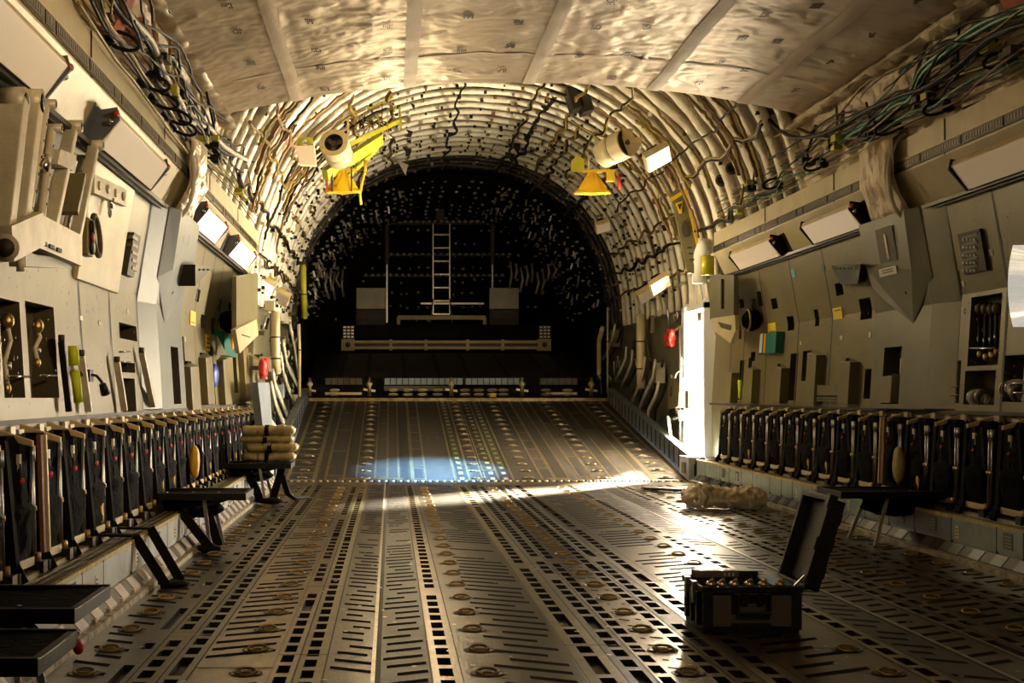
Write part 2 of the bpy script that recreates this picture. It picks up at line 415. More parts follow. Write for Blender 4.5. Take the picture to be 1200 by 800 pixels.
for (e,n) in ((-1.63,15),(-.08,15),(.62,15),(1.63,15),(2.5,14),(-2.5,14)):
    for i in range(n):
        t=(i+.45)/n; x=CX+e; p=rp(x,t,.008)
        g=MB(); g.torus(p,(0,-.15,1),.05,.008,'ramp_ring',n=12,k=6,sx=1.3,sy=.9,xdir=(1,0,0)); g.box(p[0]-.1,p[0]+.1,p[1]-.05,p[1]+.05,p[2]-.012,p[2]-.003,'pocket'); g.box(p[0]-.03,p[0]+.03,p[1]-.02,p[1]+.02,p[2],p[2]+.02,'ramp_ring')
        part('tie_down_ring',g,ramp)

# ================================================================ KERBS / SHELVES
def prof_strip(mb,s,d0,z0,d1,z1,y0,y1,m): mb.quad((CX+s*d0,y0,z0),(CX+s*d0,y1,z0),(CX+s*d1,y1,z1),(CX+s*d1,y0,z1),m)
YK=17.3
for s in (-1,1):
    k=MB(); nm='left' if s<0 else 'right'
    a='kerb_blue' if s<0 else 'kerb_teal'
    k.box(*sorted((CX+s*2.86,CX+s*3.35)),2.0,YK,-.1,.285,'hull')
    prof_strip(k,s,2.75,-.02,2.75,.035,2,YK,'kerb_chip'); prof_strip(k,s,2.75,.035,2.80,.04,2,YK,'kerb_chip')
    prof_strip(k,s,2.80,.04,2.855,.105,2,YK,'kerb_slate')
    prof_strip(k,s,2.858,.10,2.858,.30,2,YK,a)
    y=2.1; i=0
    while y<YK-.3:       # buffer blocks
        m=('block_light' if s<0 else 'block_dark') if i%2 else 'block_dark'
        if s>0 and i%2: m='kerb_slate' if R()<.6 else 'dark_trim'
        x0,x1=CX+s*2.785,CX+s*2.857
        t=.125 if i%2 else .105
        e=.006 if i%2 else 0; k.prism([(CX+s*(2.792-e),y,.035),(CX+s*(2.792-e),y,.05),(CX+s*(2.846-e),y,.112),(x1,y,.112),(x1,y,.03)],(0,.165,0),m)
        if i%2==0 and s<0: k.box(*sorted((CX+s*2.778,CX+s*2.80)),y+.1,y+.13,.04,.06,'block_light')
        y+=.165; i+=1
    y=2.3
    while y<YK-.6:       # face panels
        L=U(.35,.8); r=R()
        m=a if r<.55 else ('kerb_slate' if r<.72 else 'kerb_blue' if s<0 else 'kerb_teal')
        k.box(*sorted((CX+s*2.85,CX+s*2.860)),y,y+L-.015,.13,.285,m)
        k.box(*sorted((CX+s*2.849,CX+s*2.858)),y+L-.014,y+L-.004,.105,.295,'black_metal')
        if R()<.5:
            yy=y+U(.08,L-.2); k.box(*sorted((CX+s*2.846,CX+s*2.852)),yy,yy+.13,.16,.27,'placard_dark')
            for j in range(4): k.box(*sorted((CX+s*2.844,CX+s*2.848)),yy+.02,yy+.11,.175+j*.022,.183+j*.022,a)
        if R()<.45:
            yy=y+U(.05,L-.12); k.box(*sorted((CX+s*2.845,CX+s*2.851)),yy,yy+.05,.15,.24,'placard'); 
            for j in range(3): k.box(*sorted((CX+s*2.843,CX+s*2.847)),yy+.01,yy+.04,.165+j*.024,.173+j*.024,'ink')
        y+=L
    k.box(*sorted((CX+s*2.852,CX+s*2.88)),2,YK,.285,.312,'yellow_strip')
    for q in range(120): k.cyl((CX+s*2.866,2.1+q*.127,.312),(CX+s*2.866,2.1+q*.127,.314),.004,'ink',6)
    k.box(*sorted((CX+s*2.88,CX+s*3.36)),2,YK,.27,.292,'track_dark')
    for d in (2.915,2.96,3.005): k.box(*sorted((CX+s*d,CX+s*(d+.012))),2,YK,.288,.297,'shelf_tan')
    k.box(*sorted((CX+s*3.05,CX+s*3.10)),2,YK,.29,.315,'track_rail')
    for q in range(150): k.cyl((CX+s*3.075,2.1+q*.1,.315),(CX+s*3.075,2.1+q*.1,.318),.007,'ink',6)
    k.box(*sorted((CX+s*3.10,CX+s*3.36)),2,YK,.29,.305,'shelf_tan')
    o=structure('trim_%d'%(1 if s<0 else 2),k)

# ================================================================ SIDE WALLS with recesses
rec={1:[(1136,346,1172,428),(1130,434,1166,474),(1097,423,1125,472),(1176,416,1199,471),(1028,402,1056,475),(1013,432,1022,467),(925,414,934,469),(940,411,950,446),(1104,302,1118,322),(1008,349,1022,374),(923,370,931,387),(979,331,988,346),(1116,318,1126,340),(1104,357,1115,385),(1103,399,1113,416),(955,362,960,382),(904,349,911,362),(866,422,871,468),(876,419,880,469),(888,341,893,359),(866,350,872,361),(866,381,869,397),(880,412,885,423),(1054,257,1066,298)],
 -1:[(2,352,26,466),(33,357,66,466),(134,424,158,436),(143,443,159,484),(188,404,208,476),(208,432,212,477),(217,423,226,480),(212,394,216,426),(236,414,243,468),(246,406,251,474),(140,380,160,398),(257,366,263,378),(230,338,234,354),(256,350,259,365),(235,368,239,384),(247,372,252,392),(273,392,277,460)]}
def wall_rect(x0,y0,x1,y1):
    a=onW(x0,(y0+y1)/2);b=onW(x1,(y0+y1)/2);Y0,Y1=sorted((a.y,b.y));xm=(x0+x1)/2
    return Y0,Y1,onW(xm,y1).z,onW(xm,y0).z
for s in (-1,1):
    rects=[wall_rect(*r) for r in rec[s]]; Y0,Y1=-2.5,18.25
    ys=sorted({Y0,Y1,*[q for r in rects for q in r[:2]]}); zs=sorted({.29,1.03,1.07,1.5,2.0,2.4,2.84,*[q for r in rects for q in r[2:]]})
    ys=[y for i,y in enumerate(ys) if i==0 or y-ys[i-1]>1e-4]; zs=[z for i,z in enumerate(zs) if i==0 or z-zs[i-1]>1e-4]
    def inside(i,j):
        if not(0<=i<len(ys)-1 and 0<=j<len(zs)-1): return 0
        y=(ys[i]+ys[i+1])/2;z=(zs[j]+zs[j+1])/2
        return 1 if any(r[0]<y<r[1] and r[2]<z<r[3] for r in rects) else 0
    w=MB(); DP=.16
    def Q(i,j,dp): return (CX+s*(dwall(zs[j])+dp),ys[i],zs[j])
    for i in range(len(ys)-1):
        for j in range(len(zs)-1):
            k=inside(i,j); dp=DP*k
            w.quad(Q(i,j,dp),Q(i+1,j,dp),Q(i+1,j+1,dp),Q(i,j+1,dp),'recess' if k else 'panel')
            if k:
                if not inside(i-1,j): w.quad(Q(i,j,0),Q(i,j,DP),Q(i,j+1,DP),Q(i,j+1,0),'recess')
                if not inside(i+1,j): w.quad(Q(i+1,j,0),Q(i+1,j,DP),Q(i+1,j+1,DP),Q(i+1,j+1,0),'recess')
                if not inside(i,j-1): w.quad(Q(i,j,0),Q(i+1,j,0),Q(i+1,j,DP),Q(i,j,DP),'recess')
                if not inside(i,j+1): w.quad(Q(i,j+1,0),Q(i+1,j+1,0),Q(i+1,j+1,DP),Q(i,j+1,DP),'recess')
    w.box(*sorted((CX+s*3.45,CX+s*3.5)),Y0,Y1,-.1,3.4,'hull'); w.box(*sorted((CX+s*3.25,CX+s*3.4)),Y1-.03,Y1,.28,2.84,'panel')
    structure('wall_left' if s<0 else 'wall_right',w)
# surface panels on both walls: thin raised sheets with joints between
def sheet(mb,s,Y0,Y1,Z0,Z1,t,m):
    n=max(1,int((Z1-Z0)/.3)); vs=[];
    for i in range(n+1):
        z=Z0+(Z1-Z0)*i/n
        for Y in (Y0,Y1):
            vs+=[(CX+s*(dwall(z)+.01),Y,z),(CX+s*(dwall(z)-t),Y,z)]
    fs=[]
    for i in range(n):
        a=i*4;b=a+4; fs+=[(a+1,a+3,b+3,b+1),(a,b,b+2,a+2),(a,a+1,b+1,b),(a+2,b+2,b+3,a+3)]
    fs+=[(0,2,3,1),(n*4,n*4+1,n*4+3,n*4+2)]
    mb.add(vs,fs,m)
# seams, rivets, stencil marks
for s in (-1,1):
    t=MB()
    seams=[832,858,873,900,936,975,1026,1098,1179] if s>0 else [297,283,262,251,241,228,205,162,130,95]
    for x in seams:
        Y=onW(x,400).y
        for z0,z1 in ((1.07,1.55),(1.55,2.0),(2.0,2.4),(2.4,2.82)):
            a0,a1=CX+s*(dwall(z0)-.003),CX+s*(dwall(z1)-.003)
            t.add([(a0,Y,z0),(a0,Y+.032,z0),(a1,Y+.032,z1),(a1,Y,z1)],[(0,1,2,3)],'ink')
    for z in (1.06,): t.box(*sorted((CX+s*3.25,CX+s*3.3)),2,18.2,z-.02,z+.005,'ink')
    for q in range(700):
        Y=U(5,18.2);z=U(1.1,2.8);d=CX+s*(dwall(z)-.003)
        if q%3==0:
            h=U(.01,.03); t.add([(d,Y,z),(d,Y+.012,z),(d,Y+.012,z+h),(d,Y,z+h)],[(0,1,2,3)],'ink')
        else:
            t.add([(d,Y,z),(d,Y+.012,z),(d,Y+.012,z+.012),(d,Y,z+.012)],[(0,1,2,3)],'dark_trim')
    structure('trim_%d'%(3 if s<0 else 4),t)

# ================================================================ SOFFIT DUCTS
YS=17.15
for s in (-1,1):
    b=MB(); P=[(3.22,2.76),(3.19,2.79),(3.055,3.07),(3.05,3.35),(3.12,3.38),(3.5,3.38),(3.5,2.76)]
    b.prism([(CX+s*d,-2.5,z) for d,z in P],(0,YS+2.5,0),'cream')
    # dark gap under the soffit
    b.box(*sorted((CX+s*3.13,CX+s*3.3)),-2.5,YS,2.735,2.765,'dark_trim')
    b.box(*sorted((CX+s*3.165,CX+s*3.185)),-2.5,YS,2.72,2.75,'black_metal')
    # grille strip
    b.box(*sorted((CX+s*3.042,CX+s*3.06)),-2.5,YS,3.085,3.17,'shelf_tan' if s<0 else 'dark_trim')
    y=2.0;i=0
    while y<YS-.4:
        L=[.62,.62,.16][i%3] if not (i%5==4) else .7
        if y+L>YS: break
        b.box(*sorted((CX+s*3.036,CX+s*3.05)),y,y+L,3.092,3.163,'grille')
        q=y+.03
        while q<y+L-.04:
            b.box(*sorted((CX+s*3.033,CX+s*3.037)),q,q+.018,3.108,3.148,'grille_slot'); q+=.045
        y+=L+.05;i+=1
    b.box(*sorted((CX+s*3.04,CX+s*3.05)),-2.5,YS,3.17,3.178,'housing')
    for y in (5.0,7.55,10.0,12.5,14.8):
        b.box(*sorted((CX+s*3.044,CX+s*3.05)),y,y+.012,3.07,3.35,'dark_trim')
    structure('trim_%d'%(5 if s<0 else 6),b)
# soffit lamps
def make_lamp(s,y0,y1,diff,label):
    o=empty('soffit_light',(CX+s*3.1,(y0+y1)/2,2.8),label,'light','strip lights under the side ducts')
    h=(y1-y0)/2
    def q(d,z): return (s*(d-3.1),z-2.8)
    def pr(poly,a,b,m,mb): mb.prism([(*[q(d,z)[0]],a,q(d,z)[1]) for d,z in poly],(0,b-a,0),m)
    m=MB(); pr([(3.19,2.79),(3.13,2.94),(3.00,2.975),(2.98,2.93),(3.11,2.76)],-h,h,'housing',m); part('housing',m,o,.006)
    m=MB(); pr([(2.974,2.92),(2.984,2.928),(3.108,2.757),(3.10,2.75)],-h+.05,h-.05,diff,m); part('diffuser',m,o)
    for e in (-1,1):
        m=MB(); c=e*h; w=.16
        pr([(3.19,2.79),(3.12,2.97),(2.985,2.99),(2.97,2.91),(3.11,2.745)],c,c+e*.02,'slate' if s<0 else 'black_metal',m)
        pr([(3.205,2.78),(3.10,3.0),(3.085,2.98),(3.19,2.77)],c,c+e*w,'slate' if s<0 else 'black_metal',m)
        part('end_bracket',m,o)
        if s<0 or e<0:
            m=MB(); x,z=q(2.985,2.94); m.blob((x,c+e*.05,z),.02,.05,.02,'red',0,1,10,8); m.cyl((x+s*.03,c+e*.02,z-.05),(x+s*.03,c+e*.07,z-.05),.018,'chrome',10)
            part('connector',m,o)
    return o
LR=[(5.1,6.75,'nearest to the camera'),(8.0,9.75,'second from the camera'),(11.9,13.3,'third from the camera'),(14.4,16.1,'farthest from the camera')]
for i,(a,b,t) in enumerate(LR):
    make_lamp(-1,a,b,['diffuser_tan','diffuser','diffuser_lit','diffuser_lit'][i],'long cream strip light under the left duct, '+t)
    if i: make_lamp(1,a,b,['','diffuser_tan','diffuser','diffuser'][i],'long cream strip light under the right duct, '+t.replace('nearest','x'))
# wrapped joints
for s in (-1,1):
    w=MB(); P=[(3.24,2.70),(3.10,2.78),(2.99,3.05),(2.97,3.37),(3.05,3.44),(3.2,3.42)]
    def fn(u,v,s=s,P=P):
        t=v*(len(P)-1);i=min(int(t),len(P)-2);f=t-i;d=P[i][0]+(P[i+1][0]-P[i][0])*f;z=P[i][1]+(P[i+1][1]-P[i][1])*f
        y=10.85+.75*u; bl=sin(pi*u)**.5*.06; n=noise.noise(Vector((u*3,v*5,s*3)))*.035+noise.noise(Vector((u*14,v*9,s)))*.015
        ang=v*pi*.9
        return (CX+s*(d-(bl+n)*max(.2,cos(v*1.2-.5))),y+noise.noise(Vector((u*4,v*4,9)))*.05,z-(bl*.5+n)*(1-v*1.3))
    w.grid(fn,30,40,'wrap_foil' if s<0 else 'blanket')
    w.torus((CX+s*3.1,10.88,3.05),(0,1,0),.27,.02,'cable_white',n=20,k=6,sx=.55,sy=1.3,xdir=(1,0,0))
    o=obj('duct_joint_wrap',w); tag(o,'crinkled fabric wrap round the %s duct above the faceted wall box'%('left' if s<0 else 'right'),'insulation wrap','wraps round the duct joints')
# faceted pilaster boxes
for s in (-1,1):
    o=empty('faceted_wall_box',(CX+s*3.3,11.5,1.07),'tall grey faceted box on the %s wall under the wrapped duct'%('left' if s<0 else 'right'),'wall box','faceted wall boxes')
    b=MB(); m='blue_grey' if s<0 else 'panel_grey'
    y0,y1=-.95,.5
    def V(p,y,z): return (-s*(p+(3.3-dwall(z))),y,z-1.07)
    Z=[1.07,1.95,2.76]; P0=[(-.05,-1.15,0),(.0,-1.15,1),(.095,-.80,2),(.095,.45,3),(0,.6,4),(-.05,.6,5)]
    vs=[];n=len(P0)
    for zi,z in enumerate(Z):
        for p,y,_ in P0: vs.append(V(p,y,z))
    fs=[]
    for zi in range(2):
        for i in range(n):
            j=(i+1)%n
            if zi==0 and i==2: continue
            fs.append((zi*n+i,zi*n+j,(zi+1)*n+j,(zi+1)*n+i))
    ya,yb,yc,yd,za,zb,zc,zd=-.80,-.23,.17,.45,1.07,1.11,1.62,1.95; fp=.095
    for q in ((ya,yd,za,zb),(ya,yd,zc,zd),(ya,yb,zb,zc),(yc,yd,zb,zc)): b.add([V(fp,q[0],q[2]),V(fp,q[1],q[2]),V(fp,q[1],q[3]),V(fp,q[0],q[3])],[(0,1,2,3)],m)
    for q in ((yb,zb,yc,zb),(yb,zc,yc,zc),(yb,zb,yb,zc),(yc,zb,yc,zc)): b.add([V(fp,q[0],q[1]),V(fp,q[2],q[3]),V(-.1,q[2],q[3]),V(-.1,q[0],q[1])],[(0,1,2,3)],'recess')
    fs+=[tuple(range(n)),tuple(range(2*n,3*n))]
    b.add(vs,fs,m); part('column',b,o,.01)
    b=MB()
    T=[(.09,-.85),(.165,-.70),(.165,.33),(.09,.45)]
    M_=[(.09,-.87,2.17),(.175,-.68,2.25),(.175,.30,2.36),(.09,.45,2.16)]
    b.add([V(p,y,2.755) for p,y in T]+[V(*q) for q in M_]+[V(.097,-.45,1.80)]+[V(.02,-.85,2.755),V(.02,.45,2.755),V(.02,-.87,2.17),V(.02,.45,2.16)],
      [(0,1,5,4),(1,2,6,5),(2,3,7,6),(4,5,8),(5,6,8),(6,7,8),(0,1,2,3),(0,4,11,9),(3,7,12,10),(4,8,11),(7,8,12),(8,11,12),(0,3,10,9)],m)
    part('faceted_hood',b,o,.006)
    def FQ(u0,u1,z0,z1,e,mm,b):   # patch on the hood front
        def pp(u,z): return V(.168+e,-.70+1.03*u,z)
        b.add([pp(u0,z0),pp(u1,z0),pp(u1,z1),pp(u0,z1)],[(0,1,2,3)],mm)
    b=MB(); FQ(.2,.22,2.5,2.56,.014,'ink',b); FQ(.45,.47,2.5,2.60,.014,'ink',b); q=V(.145,-.45,2.08); b.cyl(q,Vector(q)+Vector((-s*.02,0,-.01)),.014,'ink',8); part('marking',b,o)
    if s>0:
        b=MB(); FQ(.25,.62,2.36,2.66,.012,'recess',b); FQ(.40,.44,2.38,2.6,.018,'housing',b); part('sight_window',b,o)
        b=MB(); FQ(.3,.68,2.245,2.315,.016,'white',b); FQ(.36,.6,2.27,2.278,.02,'ink',b); FQ(.36,.6,2.29,2.298,.02,'ink',b); part('placard',b,o)

# ================================================================ CEILING under the wing
cb=MB(); YC=13.5
def ceilz(e): return 4.48-.33*(abs(e)/3.0)**2.2
PK={}
def pucker(e,y):
    k=(int(math.floor(e/.42)),int(math.floor(y/.5)))
    if k not in PK:
        rr=random.Random(hash(k)&0xffff); PK[k]=(k[0]*.42+rr.uniform(.1,.32),k[1]*.5+rr.uniform(.12,.38),rr.uniform(.5,1.3) if rr.random()<.75 else 0,rr.uniform(0,6),rr.randint(3,6))
    cx,cy,a,ph,n=PK[k]; dx,dy=e-cx,y-cy; r=math.hypot(dx,dy)
    return a*math.exp(-(r/.11)**2)*(.018*abs(sin(math.atan2(dy,dx)*n*.5+ph))-.022)
def cf(u,v):
    e=-3.02+6.04*u; y=1.0+(YC-1.0)*v
    p=Vector((e,y,0)); d=noise.noise(p*1.1)*.030+noise.noise(p*3.2)*.020+abs(noise.noise(p*6.5))*.022
    d+=-abs(noise.noise(Vector((e*1.5,y*9,3))))*.012
    k=.6+.4*max(0,noise.noise(p*.6)); d-=pucker(e,y)*1.0
    for sx in SEAMX:
        q=abs(e-sx)
        if q<.12: d+=.02*(1-q/.12)
    return (CX+e,y,ceilz(e)-d*k*(1 if v<.995 else .3))
SEAMX=[-2.26,-1.08,.17,1.47,2.42]
cb.grid(cf,300,420,'foil')
cb.box(CX-3.02,CX+3.02,-2.5,YC,4.62,4.7,'hull')
structure('ceiling',cb)
tp=MB()
for sx in SEAMX:
    def tf(u,v,sx=sx):
        e=sx-.065+.13*u; x,y,z=cf((e+3.02)/6.04,v); return (CX+e,y,z-.012)
    tp.grid(tf,4,120,'tape')
def strip_y(Y,e0,e1):
    def tf(u,v): 
        e=e0+(e1-e0)*v; x,y,z=cf((e+3.02)/6.04,(Y+.05*u-1)/(YC-1)); return (CX+e,y,z-.008)
    tp.grid(tf,2,60,'tape')
for Y,a,b in ((6.9,-2.9,.1),(9.6,-2.9,1.4),(9.2,1.5,2.9),(12.3,-2.8,2.8),(7.6,.2,2.9)): strip_y(Y,a,b)
# printed stock marks on the blanket
for e0 in (-2.6,-2.0,-1.35,-.65,-.2,.5,.95,1.8,2.1,2.7):
    y=5.5+R()
    while y<13.2:
        x,yy,z=cf((e0+3.02)/6.04,(y-1)/(YC-1))
        for i in range(3):
            for j in range(5):
                if R()<.8: tp.box(CX+e0+j*.018,CX+e0+j*.018+.012,yy+i*.05,yy+i*.05+.028,z-.016,z-.012,'dark_trim')
        y+=U(.7,1.1)
structure('trim_7',tp)
# edge roll of the ceiling panel and side blankets
for s in (-1,1):
    b=MB()
    def sf(u,v,s=s):
        y=1.0+(YC+.2-1.0)*u; t=v
        # from the soffit top out and up to the ceiling edge
        d=3.16+.10*sin(pi*t)-.12*t*t; z=3.38+(4.12-3.38)*t
        n=noise.noise(Vector((y*2.2,t*2,s*4)))*.09+noise.noise(Vector((y*7,t*4,s)))*.035+.10*abs(sin(y*4.2+noise.noise(Vector((y,t*3,2)))*2.2))**.6+.03*abs(noise.noise(Vector((y*16,t*9,1))))
        return (CX+s*(d-n*(.3+.9*sin(pi*min(1,t+.1)))),y,z)
    b.grid(sf,330,22,'blanket')
    def ef(u,v,s=s):
        y=1.0+(YC-1.0)*u; a=v*pi*1.25
        r=.10+.05*noise.noise(Vector((y*3,v*2,s)))+.035*noise.noise(Vector((y*9,v*4,s+3)))
        return (CX+s*(2.98+r*sin(a)),y,4.10-.02+r*.8*cos(a)+.02*noise.noise(Vector((y*5,v,1))))
    b.grid(ef,300,12,'foil' if s<0 else 'blanket')
    structure('trim_%d'%(8 if s<0 else 9),b)
# ================================================================ VAULT
CZ,BB,AA,NN=2.3,3.45,3.25,2.3
def vault(a,off=0.):   # a 0..pi from right to left
    c,q=cos(a),sin(a); A=AA-off;B=BB-off
    return (CX+A*math.copysign(abs(c)**(2/NN),c), CZ+B*abs(q)**(2/NN))
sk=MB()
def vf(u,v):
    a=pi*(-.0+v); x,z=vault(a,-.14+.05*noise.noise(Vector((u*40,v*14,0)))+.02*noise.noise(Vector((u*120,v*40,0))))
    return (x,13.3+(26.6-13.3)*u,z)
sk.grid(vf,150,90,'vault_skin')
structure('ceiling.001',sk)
outer=MB()
def of(u,v):
    Y=-2.6+37*u; a0=.12 if 17.3<Y<21 else 0; x,z=vault(pi*(a0+(1-a0)*v),-.35); return (x,Y,z)
outer.grid(of,37,40,'hull'); outer.box(CX-3.7,CX+3.7,-2.7,-2.55,-.1,6,'hull')
structure('ceiling.002',outer)
ribs=[]
y=13.75;i=0
while y<26.5:
    rb=MB(); n=90
    off=-.07 if y<17.5 else -.125
    w=(.075 if y<17.5 else .052)
    for side in (0,1,2):
        pass
    pts=[];sd=i*7.3
    for j in range(n+1):
        lo=.085 if y<17.3 else .012; a=pi*(lo+(1-2*lo)*j/n); x,z=vault(a,.03+off+(.10 if y>=17.5 else .0)*abs(cos(a))+(.045 if y<17.5 else .02)*noise.noise(Vector((j*.16,sd,0))))
        pts.append((x,y+.05*noise.noise(Vector((j*.09,sd,5))),z))
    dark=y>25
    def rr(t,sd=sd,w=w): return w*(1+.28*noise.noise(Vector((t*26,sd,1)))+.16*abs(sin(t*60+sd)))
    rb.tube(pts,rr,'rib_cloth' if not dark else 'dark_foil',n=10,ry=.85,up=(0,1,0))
    # lacing clips and short webs
    for j in range(2,n,2):
        for _q in range(1 if y<19 else 3):
         if R()<(.18 if y<18 else (.45 if y<21 else .7)):
            p=Vector(pts[j]).lerp(Vector(pts[min(j+1,n)]),R()*1.0); c=CX; dx,dz=c-p[0],CZ-p[2]; L=math.hypot(dx,dz); q=(p[0]+dx/L*.05,p[1]+U(-.2,.2),p[2]+dz/L*.05)
            m=['dark_trim','cable_yellow','clip','cable_brown','black_metal','dark_trim'][int(R()*6)]
            sz=U(.010,.028); rb.box(q[0]-sz,q[0]+sz,q[1]-sz,q[1]+sz*1.4,q[2]-sz,q[2]+sz,m)
    structure('trim_%d'%(20+i),rb)
    y+=.50 if y<18 else (.47 if y<22 else .45); i+=1
# ================================================================ CABLES in the vault and over the soffits
def cable(pts,r,m,label,jit=.0,name='cable',group=None,n=7,sub=6):
    P=[Vector(p) for p in pts];Q=[]
    for i in range(len(P)-1):
        p0=P[max(i-1,0)];p1=P[i];p2=P[i+1];p3=P[min(i+2,len(P)-1)]
        for k in range(sub):
            t=k/sub; Q.append(.5*((2*p1)+(p2-p0)*t+(2*p0-5*p1+4*p2-p3)*t*t+(3*p1-p0-3*p2+p3)*t**3)+Vector((U(-jit,jit),U(-jit,jit),U(-jit,jit))))
    Q.append(P[-1]); mb=MB()
    if isinstance(m,(list,tuple)):
        for k,mm in enumerate(m):
            o=Vector((U(-1,1),U(-1,1),U(-1,1)))*r*2.2; mb.tube([q+o*(.6+.8*noise.noise(q*1.5+o*50)) for q in Q],r,mm,n)
    else: mb.tube(Q,r,m,n)
    if group=='raw': return mb
    o=obj(name,mb); tag(o,label,'cable',group); return o
cable([onD(x,y,2.95) for x,y in ((128,-30),(150,15),(176,45),(192,85),(212,120),(222,140),(246,150),(262,170),(290,187))],.022,['cable_black','cable_black','cable_white'],'thick black cable bundle snaking above the left duct toward the vault')
cable([onD(x,y,3.0) for x,y in ((105,-10),(125,30),(150,60),(170,92),(205,140),(232,178),(262,205))],.012,['cable_yellow','cable_yellow','cable_black'],'thin yellow and black wire run lying along the left duct top')
cable([onD(x,y,3.0) for x,y in ((92,0),(118,42),(137,70),(160,98),(190,140),(222,180))],.010,['cable_yellow','cable_white'],'pale thin wires along the very edge of left duct')
cable([onD(x,y,2.96) for x,y in ((200,60),(196,85),(190,104),(215,130),(236,150))],.012,'cable_brown','brown wire hanging beside the black bundle at left')
cable([onD(x,y,2.97) for x,y in ((1210,5),(1150,30),(1100,66),(1082,82),(1068,110),(1050,118),(1025,140),(1000,152),(970,172))],.020,['cable_green','cable_black','cable_green'],'green and black cable bundle running along right duct top')
cable([onD(x,y,2.93) for x,y in ((1210,25),(1165,42),(1120,80),(1085,102),(1055,112),(1020,128),(985,148),(950,160),(925,158),(905,142),(890,120))],.018,['cable_black','cable_black'],'heavy black cable pair curving from right duct up to ceiling edge')
cable([onD(x,y,2.98) for x,y in ((1210,52),(1160,75),(1100,95),(1060,120),(1010,158),(960,160),(930,150),(905,160),(888,150),(878,135))],.013,['cable_black','cable_brown','cable_yellow'],'loose mixed wires below the heavy black cables at right')
for k in range(7):
    z=3.44+.055*k; o=cable([(CX+3.07-.006*k,5+1.5*j,z+U(-.02,.02)) for j in range(9)],.006,'cable_black' if k%2 else 'cable_yellow','thin straight control wire above the right duct, %s from the bottom'%od(k),group='straight control wires over the right duct',name='control_wire')
for k in range(5):
    z=3.44+.05*k; cable([(CX-3.07+.006*k,5+1.5*j,z+U(-.02,.02)) for j in range(9)],.006,'cable_yellow' if k%2 else 'cable_black','thin straight control wire above the left duct, %s from the bottom'%od(k),group='straight control wires over the left duct',name='control_wire')
rc=random.Random(21)
for s in (-1,1):
    for k,y0 in enumerate(sorted(rc.uniform(5.5,11) for _ in range(13))):
        y1=y0+rc.uniform(2.5,6); z0=rc.uniform(3.45,3.95); n=8; pts=[]
        for j in range(n):
            t=j/(n-1); z0=min(4.05,max(3.42,z0+rc.uniform(-.16,.16))); pts.append((CX+s*(3.03-rc.uniform(0,.13)),min(15.5,y0+(y1-y0)*t),z0))
        mm='cable_black' if rc.random()<.7 else rc.choice(['cable_brown','cable_yellow','cable_green' if s>0 else 'cable_white'])
        cable(pts,rc.uniform(.007,.013),mm,'thin %s cable looping over the %s duct, %s of that tangle from the camera'%(mm[6:],'left' if s<0 else 'right',od(k)),group='loose cables over the ducts',jit=.006)
    for k,y in enumerate(sorted(rc.uniform(5.5,16) for _ in range(16))):
        x=CX+s*rc.uniform(2.92,3.02); z=rc.uniform(3.42,3.6); m=MB()
        m.tube([(x,y,z),(x+s*.02,y+rc.uniform(-.2,.2),z+rc.uniform(.12,.25)),(x+s*.05,y+rc.uniform(-.3,.3),z+rc.uniform(.3,.5))],rc.uniform(.006,.02),rc.choice(['cable_black','cable_brown','cable_yellow','dark_trim']),6)
        for q in range(3): a=rc.uniform(.02,.055); yy=y+rc.uniform(-.15,.15); zz=z+rc.uniform(-.02,.1); m.box(x-a,x+a,yy-a*1.2,yy+a*1.2,zz-a*.6,zz+a*.6,rc.choice(['black_metal','dark_trim','olive_yellow','recess']))
        o=obj('duct_top_bracket',m,bevel=.004); tag(o,'dark bracket with a wire stub on top of the %s duct, %s from the camera'%('left' if s<0 else 'right',od(k)),'bracket','brackets along the duct tops')
    for k,y in enumerate(sorted(rc.uniform(13.7,19.5) for _ in range(14))):
        a0=rc.uniform(.08,.16); a1=a0+rc.uniform(.1,.24); pts=[]
        for j in range(7):
            a=pi*(a0+(a1-a0)*j/6); a=a if s>0 else pi-a; x,z=vault(a,.14+rc.uniform(-.02,.03)); pts.append((x,y+rc.uniform(-.06,.06),z))
        mm=rc.choice(['cable_brown','cable_yellow','cable_black','cable_brown'])
        cable(pts,rc.uniform(.010,.02),[mm,mm] ,'%s wire pair climbing between the %s vault ribs, %s from the camera'%(mm[6:],'left' if s<0 else 'right',od(k)),group='wires climbing the vault',jit=.01,name='wire_harness')
# black loop clamps
k=0
def loop(p,s,label,sz=.09):
    m=MB(); m.torus(p,(0.2,1,0.1),sz,.013,'cable_black',n=14,k=6,sx=1.25,sy=.55,xdir=(1,0,.35*s)); m.blob((p.x+s*sz,p.y,p.z),.05,.05,.04,'black_metal',.2,4,10,8)
    o=obj('cable_clamp_loop',m); tag(o,label,'clamp','black loop clamps over the ducts')
for i,(x,y) in enumerate(((143,48),(181,97),(192,118),(208,137),(215,150),(243,178))): loop(onD(x,y,2.97),-1,'black loop clamp above the left duct, %s from the camera'%od(i))
for i,(x,y) in enumerate(((1170,70),(1098,126),(1040,150),(955,193),(905,215))): loop(onD(x,y,2.97),1,'black loop clamp above the right duct, %s from the camera'%od(i))
